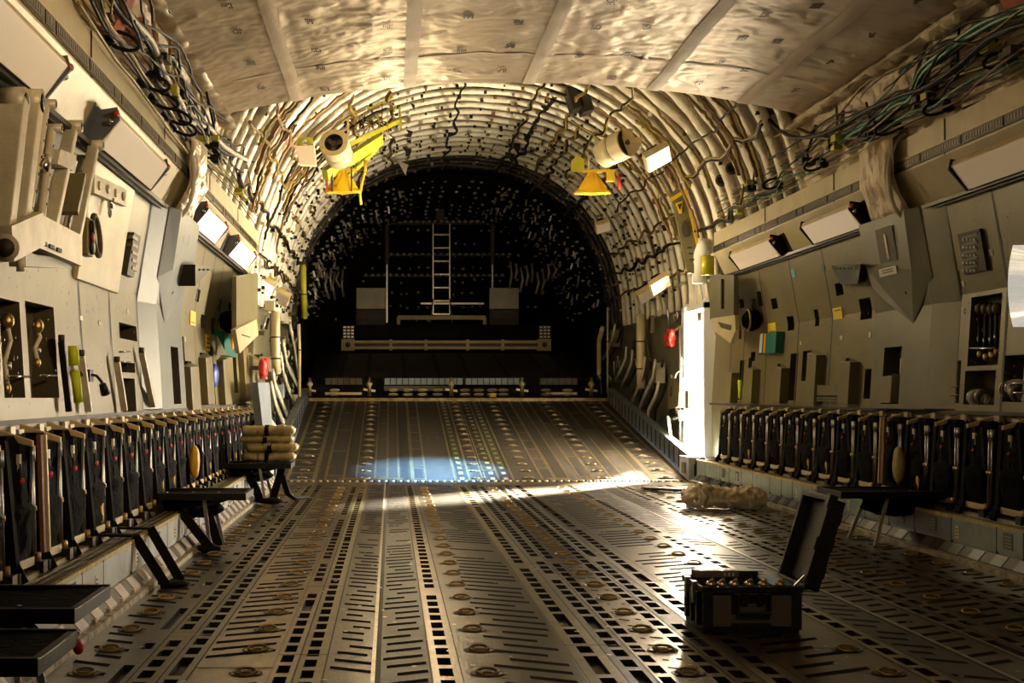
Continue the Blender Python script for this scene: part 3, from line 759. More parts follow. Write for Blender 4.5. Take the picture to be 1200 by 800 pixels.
# dense vault harnesses (long runs along Y on the vault surface)
def harness(a,y0,y1,mats,label,r=.014,amp=.05,off=.14):
    pts=[]
    n=int((y1-y0)/.4)+2
    for j in range(n):
        y=y0+(y1-y0)*j/(n-1); x,z=vault(a+U(-amp,amp)*.4,off+U(-.03,.03)); pts.append((x,y,z))
    cable(pts,r,mats,label,jit=.008,group='wire harnesses along the vault',name='wire_harness',sub=4)
for a,y0,y1,ms,lab in ((2.62,13.6,18,['cable_yellow','cable_brown','cable_black','cable_yellow'],'tangled yellow brown harness low on the left vault'),
  (2.50,13.8,19.5,['cable_brown','cable_yellow','cable_brown'],'brown wire harness halfway up the left vault'),
  (2.80,14,24,['cable_black','cable_black','cable_brown'],'dark harness just above the left lamps'),
  (2.15,17,24,['cable_yellow','cable_yellow','cable_brown','cable_black'],'yellow wire harness beside the left canister'),
  (1.95,18,24,['cable_black','cable_brown','cable_yellow'],'dark harness over the left yellow frame'),
  (1.62,18,25,['cable_black','cable_black'],'ladder-like black harness at the crown'),
  (1.35,17.6,25,['cable_black','cable_black','cable_brown','cable_black'],'thick black harness right of the crown'),
  (1.15,17,24,['cable_yellow','cable_yellow','cable_black'],'yellow harness above the right yellow pouch'),
  (.98,16.5,23,['cable_yellow','cable_brown','cable_black'],'brown yellow harness near the right canister'),
  (1.28,18.5,26,['cable_black','cable_black','cable_black'],'black harness run between the crown and right side, near the fins'),
  (1.08,19.5,26,['cable_black','cable_black','cable_brown'],'black harness above the right yellow pouch toward the rear'),
  (.80,20,26,['cable_black','cable_black','cable_brown'],'black harness at the shoulder of the right rear vault'),
  (2.30,20,26,['cable_black','cable_black'],'black harness at the shoulder of the left rear vault'),
  (2.95,17.5,26,['cable_black','cable_black','cable_brown'],'black harness lowest along the left rear vault'),
  (.18,17.8,26,['cable_black','cable_black','cable_brown'],'black harness lowest along the right rear vault'),
  (.62,14,22,['cable_black'],'single black wire on the right vault'),
  (.42,17.8,24.5,['cable_brown','cable_yellow','cable_brown','cable_black'],'brown harness behind the yellow instruction panel'),
  (.30,14,24,['cable_black','cable_black','cable_brown'],'dark harness just above the right lamps'),
  (.52,13.8,17.4,['cable_black','cable_yellow'],'thin harness over the first right ribs')):
    harness(a,y0,y1,ms,lab)
# ladder-like clip rows, dark triangular fins
for i,(x,y,Y,w,h) in enumerate(((484,125,19,6,8),(480,156,21,9,8),(477,178,23,14,12),(472,197,24,16,16),(638,127,19,10,8),(617,160,22,14,12),(604,172,23,16,16),(598,184,24,14,14),(588,197,25,14,14))):
    m=MB(); p=onY(x,y,Y); sx=w*Y/F*.8; sz=h*Y/F*.9
    m.prism([(p.x-sx/2,p.y,p.z+sz*.6),(p.x+sx/2,p.y,p.z+sz*.3),(p.x+sx*.25,p.y,p.z-sz*.6),(p.x-sx*.1,p.y,p.z)],(0,.08,0),'dark_trim' if i!=3 else 'clip')
    o=obj('hanging_fin',m); tag(o,'dark triangular fin hanging from the crown, %s %s the camera side'%(od(i if i<4 else i-4),'on the left from' if i<4 else 'on the right from'),'fin','dark triangular fins on the crown')
# ================================================================ CANISTERS, YELLOW GEAR
def canister(c,axis,r,L,label,front):
    o=empty('white_canister',c,label,'canister','white canisters hanging in the vault'); ax=Vector(axis).normalized()
    m=MB(); m.tube([-ax*L*0,ax*L*.45],r,'cream',28,cap=False); m.cyl(ax*L*.47,ax*L,r*.94,'cream',28); m.torus(ax*L*.46,ax,r*.97,.008,'ink',n=28,k=6); part('body',m,o)
    m=MB(); x=ax.orthogonal().normalized(); yv=ax.cross(x); n=28
    def cir(rr,d): return [ax*d+x*rr*cos(2*pi*i/n)+yv*rr*sin(2*pi*i/n) for i in range(n)]
    fs=[(i,(i+1)%n,n+(i+1)%n,n+i) for i in range(n)]
    if front=='open':
        m.add(cir(r,-.002)+cir(r*.64,-.002),fs,'housing'); m.add(cir(r*.64,-.002)+cir(r*.6,.09),fs,'dark_trim'); m.add(cir(r*.6,.09),[tuple(range(n))],'black_metal')
        for k in range(3):
            a=2*pi*k/3+.4; d=x*cos(a)+yv*sin(a); m.bar(ax*.05,ax*.05+d*r*.6,.06,.01,'recess',up=ax)
        m.cyl(ax*.03,ax*.08,.05,'recess',12)
    else:
        m.add(cir(r,-.002)+cir(r*.9,-.004),fs,'housing'); m.add(cir(r*.9,.02),[tuple(range(n))],'black_metal')
        m.obox(ax*-.002+Vector((0,0,0)),(r*.92,0,0),ax*.012,(0,0,.07),'housing'); m.obox(ax*-.001,(.07,0,0),ax*.012,(0,0,r*.92),'housing')
        m.prism([Vector((r*.9*cos(pi+pi*i/12),-.012,r*.9*sin(pi+pi*i/12))) for i in range(13)],(0,.02,0),'cream'); m.cyl(ax*-.03,ax*.02,.035,'recess',12)
    part('end_ring' if front=='open' else 'end_plate',m,o); return o
canister(onY(391,167,17.6),(.18,1,-.32),.205,.42,'white canister with open dark mouth in the left vault','open')
canister(onY(735,167,17.6),(-.75,1,-.28),.205,.46,'white canister with cross-shaped cover in the right vault','cross')
def vault_light(x,y,Y,w,h,tilt,label,diff,yaw=0):
    p=onY(x,y,Y); o=empty('vault_light',p,label,'light','box lights in the vault and above the aft walls')
    A=Matrix.Rotation(tilt,3,'Y')
    ax=A@Vector((w/2,0,0)); nz=A@Vector((0,.62,.78)); ay=nz.cross(ax).normalized()*(w*.42); az=nz*.05
    m=MB(); m.obox((0,0,0),ax,ay,az,'housing'); part('housing',m,o,.008)
    m=MB(); m.obox(az*-1.06,ax*.9,ay*.88,az*.08,diff); part('diffuser',m,o)
    m=MB(); m.obox(az*1.9,ax*.4,ay*.5,az*.9,'olive_yellow' if x<458 else 'black_metal'); part('bracket',m,o); return o
vault_light(770,184,16.8,.36,.75,-.5,'lit box light beside the right white canister','diffuser_lit')
vault_light(773,332,19.6,.32,.65,-.55,'lit box light on the aft right wall left of the doorway','diffuser')
vault_light(757,344,21.5,.34,.7,-.55,'dim box light behind the lit one on the aft right wall','diffuser_tan')
vault_light(313,334,19.6,.28,.65,.55,'lit box light on the aft left wall beyond the duct end','diffuser_lit')
vault_light(328,347,21.5,.34,.7,.5,'dim box light behind the lit one on the aft left wall','diffuser_tan')
vault_light(345,263,22,.22,.3,.3,'small box light at the edge of the dark aft on the left','diffuser_tan')
vault_light(706,265,22,.26,.3,-.3,'small box light at the edge of the dark aft on the right','diffuser_tan')
# left hanging box light
p=onY(359,182,17.3); o=empty('hanging_box_light',p,'cream box lamp facing forward beside the left canister','light')
m=MB(); m.prism([(-.15,-.05,.12),(.11,-.05,.13),(.14,-.05,-.14),(-.09,-.05,-.13)],(0,.16,0),'diffuser'); part('shade',m,o,.01)
m=MB(); m.prism([(-.14,0,.12),(.1,0,.13),(.08,0,.24),(-.1,0,.24)],(0,.12,0),'olive_yellow'); m.cyl((-.02,-.02,.17),(-.02,.02,.17),.04,'chrome',12); part('cap',m,o)
# left yellow frame with tray
p=onY(430,187,18.5); o=empty('yellow_equipment_frame',p,'olive yellow angled frame holding wiring in the left vault','frame')
m=MB()
a=onY(381,205,18)-p; b=onY(446,163,18.8)-p; 
m.bar(a,b,.10,.16,'olive_yellow',up=(0,-.5,1)); m.bar(a+Vector((.15,.1,-.16)),b+Vector((-.05,.1,-.12)),.05,.05,'olive_yellow')
m.bar(onY(408,170,18.3)-p,onY(468,142,19)-p,.03,.06,'olive_yellow'); m.bar(onY(408,140,18.3)-p,onY(408,170,18.3)-p,.03,.03,'housing'); m.bar(onY(468,125,19)-p,onY(470,152,19)-p,.03,.03,'olive_yellow')
for i in range(9): q=onY(412+i*6,136+U(-6,4)-i*1.2,18.8)-p; m.bar(q,q+Vector((U(-.05,.05),0,-.25)),.015,.015,'olive_yellow' if i%2 else 'cable_brown')
m.bar(onY(430,128,18.8)-p,onY(466,112,19.2)-p,.015,.03,'olive_yellow'); part('frame',m,o)
m=MB(); 
for i in range(26):
    q=onY(U(410,462),U(140,160),18.9)-p; m.tube([q,q+Vector((U(-.1,.1),U(-.05,.05),U(.0,.16))),q+Vector((U(-.2,.2),0,U(-.1,.2)))],.011,['cable_yellow','cable_brown','cable_black','cable_white'][i%4],5)
part('wiring',m,o)
m=MB(); q0=onY(427,203,18.4)-p; m.tube([onY(x,y,18.3)-p for x,y in ((428,188),(428,200),(424,215),(422,228),(423,240))],.02,'yellow',6); part('hose',m,o)
def pouch(x,y,Y,w,h,label,fr):
    p=onY(x,y,Y); o=empty('yellow_pouch',p,label,'pouch','yellow cloth pouches under the vault')
    m=MB(); n=24
    def f(u,v):
        a=2*pi*u; t=v; rr=(.22+.78*t**.9)
        wx=w/2*rr*(1+.05*sin(a*5+t*3)); wy=.14*rr; 
        return (wx*cos(a),wy*sin(a)+.012*sin(a*9+t*4)*(1-t),h/2-h*t*(1 if t<.9 else 1)+(.03*abs(cos(a)) if t>.9 else 0))
    m.grid(f,40,14,'yellow_cloth'); part('cloth_hood',m,o)
    m=MB(); m.torus((0,0,-h/2+.02),(0,0,1),w/2*.97,.018,'yellow',n=28,k=6,sx=1.03,sy=.3,xdir=(1,0,0)); m.bar((-w*.26,0,h/2+.01),(w*.4,0,h/2+.03),.03,.04,'yellow'); part('rim',m,o)
    m=MB()
    if fr:
        for dx in (-.3,.25): m.bar((dx*w,-.15,h*.62),(dx*w,-.15,-h*.5),.02,.02,'dark_trim')
        m.bar((-.5*w,-.1,h*.4),(-.42*w,-.1,-h*.5),.02,.035,'rust_red')
    else:
        m.box(w*.40,w*.62,-.05,.05,h*.1,h*.62,'yellow'); m.cyl((w*.75,-.02,h*.45),(w*.75,-.02,-h*.25),.022,'red',8); m.prism([(-.6*w,0,h*.55),(-.22*w,0,h*.55),(-.22*w,0,h*1.1),(-.42*w,0,h*1.35),(-.6*w,0,h*1.0)],(0,.04,0),'olive_yellow')
        m.bar((-.1*w,0,h*.55),(-.1*w,0,h*1.25),.02,.02,'housing')
    part('frame_rods',m,o)
pouch(402,214,18.2,.50,.30,'yellow cloth pouch in a rod frame under the left canister',True)
pouch(694,215,18.2,.50,.31,'yellow cloth pouch hanging beside the right canister with red tube',False)
# tall yellow instruction panel on right vault
def pan(a0,a1,off,y0,y1,mat_,mb):
    n=10
    for i in range(n):
        A=a0+(a1-a0)*i/n;B=a0+(a1-a0)*(i+1)/n; x0,z0=vault(A,off);x1,z1=vault(B,off)
        mb.quad((x0,y0,z0),(x0,y1,z0),(x1,y1,z1),(x1,y0,z1),mat_)
o=empty('instruction_panel',(CX+3,18,3.3),'long yellow-edged hatch panel with warning triangle on the right vault','panel')
m=MB(); W=[onY(x,y,17.9)-o.location for x,y in ((786,228),(799,214),(822,296),(824,320),(806,320))]
m.prism(W,(0,.06,0),'panel'); part('plate',m,o,.004,None)
m=MB(); W=[onY(x,y,17.88)-o.location for x,y in ((785,232),(802,222),(803,226),(786,237))]; m.prism(W,(0,.02,0),'yellow'); W=[onY(x,y,17.88)-o.location for x,y in ((802,222),(805,222),(827,318),(823,318))]; m.prism(W,(0,.02,0),'yellow')
W=[onY(x,y,17.87)-o.location for x,y in ((792,238),(800,235),(799,250),(796,250))]; m.prism(W,(0,.02,0),'yellow'); W=[onY(x,y,17.86)-o.location for x,y in ((794,240),(799,238),(797,246))]; m.prism(W,(0,.01,0),'ink'); part('warning_marks',m,o)
m=MB(); W=[onY(803+4*cos(a*pi/5)+ .5*sin(a*pi/5),268+10*sin(a*pi/5),17.87)-o.location for a in range(10)]; m.prism(W,(0,.02,0),'recess'); part('handle_cup',m,o)
m=MB()
for i in range(3): 
    q=onY(808+i*1.5,290+i*7,17.87)-o.location; m.obox(q,(.03,0,0),(0,.005,0),(0,0,.012),'ink')
part('stencil',m,o)
# ================================================================ TROOP SEATS
def make_seat(var):
    o=empty('troop_seat',(0,0,0),'x','folding seat'); r=random.Random(var)
    # local: +x toward the aisle, origin on the shelf at the wall
    m=MB(); m.add([(.02,-.02,.70),(.02,.02,.70),(.02,.02,.745),(.02,-.02,.745),(.24,-.03,.645),(.24,.0,.645),(.24,.0,.675),(.24,-.03,.675)],[(0,1,2,3),(4,7,6,5),(0,4,5,1),(1,5,6,2),(2,6,7,3),(3,7,4,0)],'housing'); part('hanger_bar',m,o,.004)
    m=MB(); m.prism([(.06,-.22,.72),(.06,-.12,.72),(.06,-.145,.64),(.06,-.195,.64)],(.015,0,0),'cream'); part('wall_clip',m,o); m=MB(); m.prism([(.08,.10,.74),(.08,.19,.74),(.08,.17,.66),(.08,.12,.66)],(.015,0,0),'cream'); part('wall_clip',m,o)
    m=MB()
    def f(u,v,ph=var):
        a=2*pi*u; z=.09+.60*v; th=.045+.03*sin(v*pi)+(.03 if v<.45 else 0)
        w=.195+.015*noise.noise(Vector((v*5,ph,0)))
        cx=math.copysign(abs(cos(a))**.6,cos(a)); sy=math.copysign(abs(sin(a))**.6,sin(a))
        n=noise.noise(Vector((cx*2+ph,sy*3,v*9)))*.022
        return (.11+(th+n)*cx, w*sy, z)
    m.grid(f,28,22,'black_cloth' if var%2 else 'dark_cloth'); m.box(.05,.16,-.18,.18,.08,.12,'black_cloth'); m.box(.06,.15,-.17,.17,.66,.70,'black_cloth')
    part('folded_seat',m,o)
    m=MB(); m.bar((.175,-.03,.66),(.185,-.05,.34),.035,.008,'strap'); m.bar((.19,.12,.66),(.17,.14,.12),.045,.01,'strap'); m.bar((.15,-.2,.68),(.2,-.17,.05),.06,.03,'strap'); m.bar((.2,-.17,.08),(.24,-.16,-.0),.05,.04,'strap')
    part('webbing',m,o)
    for yy in (.19,.235):
        m=MB(); m.cyl((.18,yy,.06),(.165,yy,.64),.009,'steel',8); m.cyl((.167,yy,.56),(.165,yy,.64),.016,'steel',8); m.cyl((.175,yy-.006,.31),(.173,yy-.006,.335),.017,'gold_metal',8); part('frame_tube',m,o)
    m=MB(); m.box(.168,.182,-.055,-.015,.52,.61,'cable_white'); part('latch_strap',m,o)
    m=MB(); m.blob((.185,-.03,.475),.010,.022,.020,'red',.9,9,9,7); part('buckle',m,o,label='red buckle')
    m=MB(); m.box(.185,.192,-.02,.015,.235,.28,'white'); m.box(.1915,.1925,-.015,.01,.24,.256,'ink'); part('tag',m,o,label='small white tag')
    m=MB(); m.bar((.19,-.19,.07),(.19,.17,.065),.012,.045,'cream'); part('foot_bar',m,o,.003)
    m=MB(); m.box(.16,.24,.17,.25,-.0,.06,'dark_trim'); m.cyl((.2,.21,.05),(.2,.21,.10),.018,'gold_metal',8); part('foot_fitting',m,o)
    m=MB(); m.box(.17,.235,-.23,-.16,.0,.05,'dark_trim'); part('foot_fitting',m,o)
    if var%3==0:
        m=MB(); m.prism([(.19,.06,.20),(.19,.10,.24),(.19,.115,.15),(.19,.09,.10)],(.01,0,0),'yellow'); part('yellow_strap_end',m,o,label='yellow strap end')
    return o
protos=[make_seat(v) for v in range(3)]
used=[False]*3
def place_seat(s,Y,i,n,extra=''):
    v=(i*2+ (i//3))%3
    side='left' if s<0 else 'right'
    lab='black troop seat folded up against the %s wall, %s from the camera'%(side,od(i))
    loc=(CX+s*3.27,Y,.30); rot=(0,0,0 if s<0 else pi)
    if not used[v]:
        o=protos[v]; o.location=loc; o.rotation_euler=rot; o['label']=lab; used[v]=True
    else: o=copy_tree(protos[v],loc,lab,rot)
    o['group']='folded troop seats along the %s wall'%side
    return o
Y=5.75;i=0
while Y<17.1:
    place_seat(-1,Y,i,0); i+=1; Y+=.53
Y=8.45;i=0
while Y<17.1:
    place_seat(1,Y,i,0); i+=1; Y+=.555
def yw(name,s,Y,lab,m='yellow_cloth'):
    b=MB(); b.blob((CX+s*3.02,Y,.60),.05,.09,.15,m,.1,3,16,12); b.blob((CX+s*3.00,Y-s*.0+.05,.60),.055,.06,.16,'black_cloth',.1,3,16,12)
    o=obj(name,b); tag(o,lab,'bag'); return o
yw('round_yellow_bag',-1,11.35,'yellow and black rounded bag hanging among the left seats')
yw('round_yellow_bag',1,10.85,'tan and black rounded bag hanging among the right seats','khaki')
# brown webbing
for s,Y in ((-1,6.35),(1,11.15)):
    b=MB(); b.bar((CX+s*3.02,Y,1.0),(CX+s*3.0,Y,.42),.06,.02,'brown_web',up=(1,0,0)); b.bar((CX+s*3.01,Y+.045,1.0),(CX+s*2.99,Y+.045,.42),.02,.02,'housing',up=(1,0,0))
    o=obj('webbing_strap',b); tag(o,'brown webbing strap hanging between the %s seats'%('left' if s<0 else 'right'),'strap')
# opened seats
def open_seat(s,Y0,Y1,xf,zt,label,legs,mirror=False):
    o=empty('opened_seat',(CX+s*3.1,(Y0+Y1)/2,.30),label,'folding seat','opened troop seats')
    b=MB(); h=(Y1-Y0)/2; L=abs(xf-(CX+s*3.1)); d=-s
    def bx(x0,x1,y0,y1,z0,z1,m): b.box(*sorted((d*x0,d*x1)),y0,y1,z0,z1,m)
    zt-=.30
    b.add([(d*.0,-h,zt-.03),(d*L,-h,zt-.01),(d*L,h,zt-.01),(0,h,zt-.03),(d*.0,-h,zt-.07),(d*L,-h,zt-.045),(d*L,h,zt-.045),(0,h,zt-.07)],[(0,1,2,3),(4,7,6,5),(0,4,5,1),(2,6,7,3),(1,5,6,2),(0,3,7,4)],'black_cloth')
    part('seat_pan',b,o,.01)
    b=MB(); bx(0,L+.02,-h-.015,-h+.01,zt-.06,zt-.005,'black_metal'); bx(0,L+.02,h-.01,h+.015,zt-.06,zt-.005,'black_metal'); bx(L-.01,L+.02,-h,h,zt-.06,zt-.01,'black_metal')
    for k in range(3): b.cyl((d*(.1+.2*k),-h,zt),(d*(.1+.2*k),-h,zt+.006),.01,'chrome',8)
    part('pan_frame',b,o,.004)
    b=MB(); b.blob((d*L*.35,0,zt-.14),L*.36,h*.85,.08,'black_cloth',.25,3,18,12); part('folded_cushion',b,o)
    for e in (-1,1):
        if legs:
            b=MB(); b.bar((d*(L*.55+.0),e*h*.8,zt-.05),(d*(L-.24*(1)+ .02*e),e*h*.85-.02,-.30+.005),.012,.03,'post_paint' if s>0 else 'steel'); part('leg',b,o)
            b=MB(); b.bar((d*.05,e*h*.8,zt-.2),(d*(L*.8),e*h*.8,zt-.06),.014,.02,'black_metal'); part('strut',b,o)
    b=MB(); b.bar((d*.05,-h*.5,zt-.18),(d*L*.7,-h*.7,zt-.08),.03,.012,'strap'); b.bar((d*.02,0,.0),(d*.1,0,zt-.1),.06,.06,'black_metal'); part('strap',b,o)
    return o
open_seat(-1,9.82,10.35,-1.13,.445,'opened black seat on the left between the hanging straps and rolled mats',True)
open_seat(-1,4.55,5.10,-1.14,.45,'opened black seat at the lower left corner, farther of two',True)
open_seat(-1,3.75,4.20,-1.05,.44,'opened black seat at the lower left corner, nearest',True)
open_seat(-1,13.85,14.4,-1.10,.45,'opened black seat carrying the rolled khaki mats',True)
open_seat(1,10.05,10.6,3.55,.44,'opened black seat on the right behind the raised case lid',True)
b=MB(); b.blob((-1.22,5.0,.22),.02,.035,.03,'red',.2,4,10,8); b.bar((-1.35,4.7,.40),(-1.42,4.9,.17),.03,.03,'cable_white'); o=obj('seat_release_handle',b); tag(o,'red knob and white strap under the lower left opened seat','handle')
# rolled mats
for i,(z,r,dx) in enumerate(((.505,.055,0),(.61,.055,.03),(.70,.045,-.02),(.79,.062,.0))):
    o=empty('rolled_mat',(-1.36+dx,14.1,z),'rolled khaki mat on the far left opened seat, %s from the bottom of the pile'%od(i),'rolled mat','rolled khaki mats on an opened seat')
    m=MB(); n=24
    m.tube([(-.27+.54*j/n,.02*noise.noise(Vector((j*.3,i,0))),.012*noise.noise(Vector((j*.4,i,4)))) for j in range(n+1)],lambda t,r=r,i=i:r*(.93+.12*noise.noise(Vector((t*9,i,2))))*(1 if .03<t<.97 else .8),'khaki',16,ry=2.3); part('roll',m,o)
    m=MB(); m.tube([(-.02,0,0),(.025,0,0)],r*1.08,'strap',16,ry=2.2); part('strap',m,o)
    m=MB(); m.blob((.27,0,0),.045,.1,r*.8,'cream',.4,7,14,10); part('frayed_end',m,o,label='pale crumpled end')
# hanging straps lower left
b=MB()
b.bar((-1.85,7.95,.33),(-1.58,7.9,.33),.10,.012,'strap'); b.bar((-1.58,7.9,.33),(-1.56,7.9,.33),.06,.012,'strap')
b.bar((-1.57,7.85,.33),(-1.40,7.95,.02),.06,.012,'strap',up=(0,1,0)); b.bar((-1.56,8.3,.33),(-1.33,8.1,.02),.06,.012,'strap',up=(0,1,0)); b.bar((-1.85,8.35,.33),(-1.56,8.3,.33),.06,.012,'strap')
b.blob((-1.36,8.0,.02),.09,.07,.02,'strap',.3,4,14,8)
o=obj('hanging_strap',b); tag(o,'black webbing strap draped over the left kerb onto the floor, nearest','strap','black straps over the left kerb')
b=MB(); b.bar((-1.57,9.55,.33),(-1.36,9.7,.02),.07,.012,'strap',up=(0,1,0)); b.bar((-1.5,10.2,.40),(-1.34,9.95,.02),.07,.012,'strap',up=(0,1,0)); b.blob((-1.38,9.75,.03),.1,.1,.03,'strap',.4,4,14,8)
o=obj('hanging_strap',b); tag(o,'black webbing bunched on the floor under the middle left opened seat','strap','black straps over the left kerb')
b=MB(); b.bar((-1.55,13.9,.35),(-1.42,14.0,.02),.09,.014,'strap',up=(0,1,0)); b.bar((-1.2,14.1,.38),(-1.3,14.0,.02),.08,.014,'strap',up=(0,1,0)); b.blob((-1.32,13.9,.035),.14,.1,.035,'strap',.4,4,14,8)
b.tube([(-1.2,14.1,.3),(-1.15,14.3,.08),(-1.08,14.4,.02),(-.98,14.7,.012)],.022,'cable_black',8,ry=1.8)
o=obj('hanging_strap',b); tag(o,'black strap tangle trailing onto the floor under the rolled mats','strap','black straps over the left kerb')

# ================================================================ CASE
cx0,cx1,cy0,cy1,ch=1.575,2.06,6.44,6.86,.235
o=empty('equipment_case',((cx0+cx1)/2,(cy0+cy1)/2,0),'open black hard case with raised lid standing on the cargo floor','case'); case=o
W=(cx1-cx0)/2;D=(cy1-cy0)/2
m=MB(); t=.018
m.prism([(-W+.02,-D,.0),(W-.02,-D,.0),(W,-D+.02,0),(W,D-.02,0),(W-.02,D,0),(-W+.02,D,0),(-W,D-.02,0),(-W,-D+.02,0)],(0,0,.02),'case_plastic')
for a in ((-W,W,-D,-D+t),(-W,W,D-t,D),(-W,-W+t,-D,D),(W-t,W,-D,D)): m.box(*a,.015,ch,'case_plastic')
for a in ((-W-.012,W+.012,-D-.012,-D+t),(-W-.012,W+.012,D-t,D+.012),(-W-.012,-W+t,-D,D),(W-t,W+.012,-D,D)): m.box(*a,ch-.03,ch,'case_plastic')
for x in (-W-.006,W-.045): m.box(x,x+.05,-D-.012,-D+.01,.02,ch-.03,'case_plastic')
for x in (-.105,.065): m.box(x,x+.03,-D-.014,-D,.10,ch-.02,'case_plastic')
m.box(-W+.045,-.105,-D-.004,-D,.035,ch-.045,'case_face'); m.box(.095,W-.045,-D-.004,-D,.035,ch-.045,'case_face'); m.box(-W+.045,W-.045,-D-.0035,-D,.05,ch-.085,'case_face')
m.box(-.08,.08,-D-.016,-D,.0,.045,'case_plastic')
for yv in (-.12,.0,.12): m.box(-W-.02,-W,yv-.02,yv+.02,.03,.2,'case_plastic')
part('tub',m,o,.006)
m=MB(); m.box(-W+t,W-t,-D+t,D-t,ch-.06,ch-.035,'case_blue'); m.box(W-.13,W-.02,-D+.02,D-.02,ch-.05,ch+.004,'case_blue'); part('foam_liner',m,o,label='blue liner')
m=MB(); m.box(-W+.03,W-.12,D-.10,D-.02,ch-.03,ch+.035,'case_plastic'); m.box(-W+.02,.02,D-.11,D-.10,ch+.0,ch+.03,'case_face'); 
for k in range(3): m.box(-.06+k*.022,-.052+k*.022,D-.113,D-.108,ch+.008,ch+.026,'white')
part('inner_panel',m,o,.004)
for k,x in enumerate((-.205,-.15,-.085,-.01,.06,.145)):
    m=MB(); m.cyl((x,-D+.035,ch-.05),(x,-D+.015,ch+.022),.017,'chrome',12); m.torus((x,-D+.018,ch+.012),(0,-.3,1),.019,.006,'gold_metal',n=14,k=6); m.cyl((x-.004,-D+.02,ch+.02),(x+.012,-D+.005,ch+.035),.010,'gold_metal',10); part('connector',m,o,label='shiny brass and chrome connector')
m=MB()
for x in (-.085,.072): m.box(x,x+.014,-D-.045,-D-.01,.105,ch-.03,'case_plastic')
m.box(-.085,.086,-D-.05,-D-.03,.098,.115,'case_plastic'); m.box(-.095,.096,-D-.03,-D-.01,ch-.045,ch-.03,'case_plastic'); part('handle',m,o,.004)
for x in (-.06,.02):
    m=MB(); m.box(x,x+.035,-D-.03,-D-.008,ch-.085,ch-.03,'case_plastic'); m.box(x+.01,x+.025,-D-.032,-D-.03,ch-.07,ch-.045,'black_metal'); part('latch',m,o,.004)
m=MB(); m.box(-W-.03,-W-.005,-.10,-.06,ch-.10,ch+.01,'steel'); m.box(-W-.028,-W-.003,.06,.10,ch-.10,ch+.01,'steel'); part('side_latch',m,o)
# lid, hinged at right side, leaning 16 degrees outward
a=math.radians(17); ux,uz=sin(a),cos(a); nx,nz=-cos(a),sin(a)   # u along lid, n = inner normal (to the left)
hx,hz=W+.012,ch-.005
def L(u,nn,y): return (hx+ux*u-nx*nn*1.0+0, y, hz+uz*u-nz*nn)
m=MB(); T=.085
def lb(u0,u1,n0,n1,y0,y1,mm,mb): 
    vs=[L(u,n_,y) for u in (u0,u1) for n_ in (n0,n1) for y in (y0,y1)]
    mb.add(vs,[(0,1,3,2),(4,6,7,5),(0,4,5,1),(2,3,7,6),(0,2,6,4),(1,5,7,3)],mm)
LL=.47
lb(.0,LL,T-.015,T,-D+.01,D-.01,'case_plastic',m)
lb(0,LL,0,T,-D,-D+.016,'case_plastic',m); lb(0,LL,0,T,D-.016,D,'case_plastic',m); lb(0,.016,0,T,-D,D,'case_plastic',m); lb(LL-.016,LL,0,T,-D,D,'case_plastic',m)
lb(-.005,LL+.01,0,.022,-D-.012,-D+.012,'case_plastic',m); lb(-.005,LL+.01,0,.022,D-.012,D+.012,'case_plastic',m); lb(LL-.01,LL+.012,0,.022,-D,D,'case_plastic',m)
for u in (.1,.24,.38): lb(u-.03,u+.03,T,T+.012,-D+.02,D-.02,'case_plastic',m); lb(u-.035,u+.035,.028,T-.01,-D-.006,-D,'case_plastic',m)
part('lid',m,o,.006)
m=MB(); lb(.03,LL-.03,.05,.06,-D+.03,D-.03,'case_plastic',m); part('lid_foam',m,o)
m=MB(); m.bar(L(.0,.03,-D+.03),L(.0,.03,D-.03),.02,.02,'steel'); m.bar((W-.03,-D+.02,ch-.01),L(.06,.0,-D+.02),.008,.012,'steel'); part('hinge',m,o)
m=MB(); lb(.20,.27,-.012,.0,-D-.02,-D+.02,'case_plastic',m); part('lid_latch',m,o); m=MB(); lb(LL-.05,LL+.02,-.01,.03,-D-.02,-D+.03,'case_plastic',m); part('lid_latch',m,o)
# ================================================================ PLASTIC BUNDLE
def bund(x0,x1,Y,r,label):
    m=MB(); n=60
    def f(u,v):
        a=2*pi*v; t=u; R0=r*(1+.15*sin(t*9))*(1-.55*abs(2*t-1)**6)
        k=abs(noise.noise(Vector((t*9,cos(a)*1.6,sin(a)*1.6))))*.5+noise.noise(Vector((t*22,cos(a)*4,sin(a)*4)))*.22
        q=R0*(.82+k); x=x0+(x1-x0)*t
        return (x+.03*noise.noise(Vector((t*7,a,3))),Y+.35*(t-.5)*-.6+1.25*q*cos(a),max(.004,r*.95+q*sin(a)))
    m.grid(f,n,30,'plastic_wrap'); o=obj('plastic_wrapped_bundle',m); tag(o,label,'bundle'); return o
bund(3.06,3.88,13.35,.125,'crumpled clear plastic bundle on the floor beside the right kerb')
# ================================================================ WALL FITTINGS
def fitting(name,fn,label,cat,group=None):
    m=MB(); fn(m); o=obj(name,m); tag(o,label,cat,group); return o
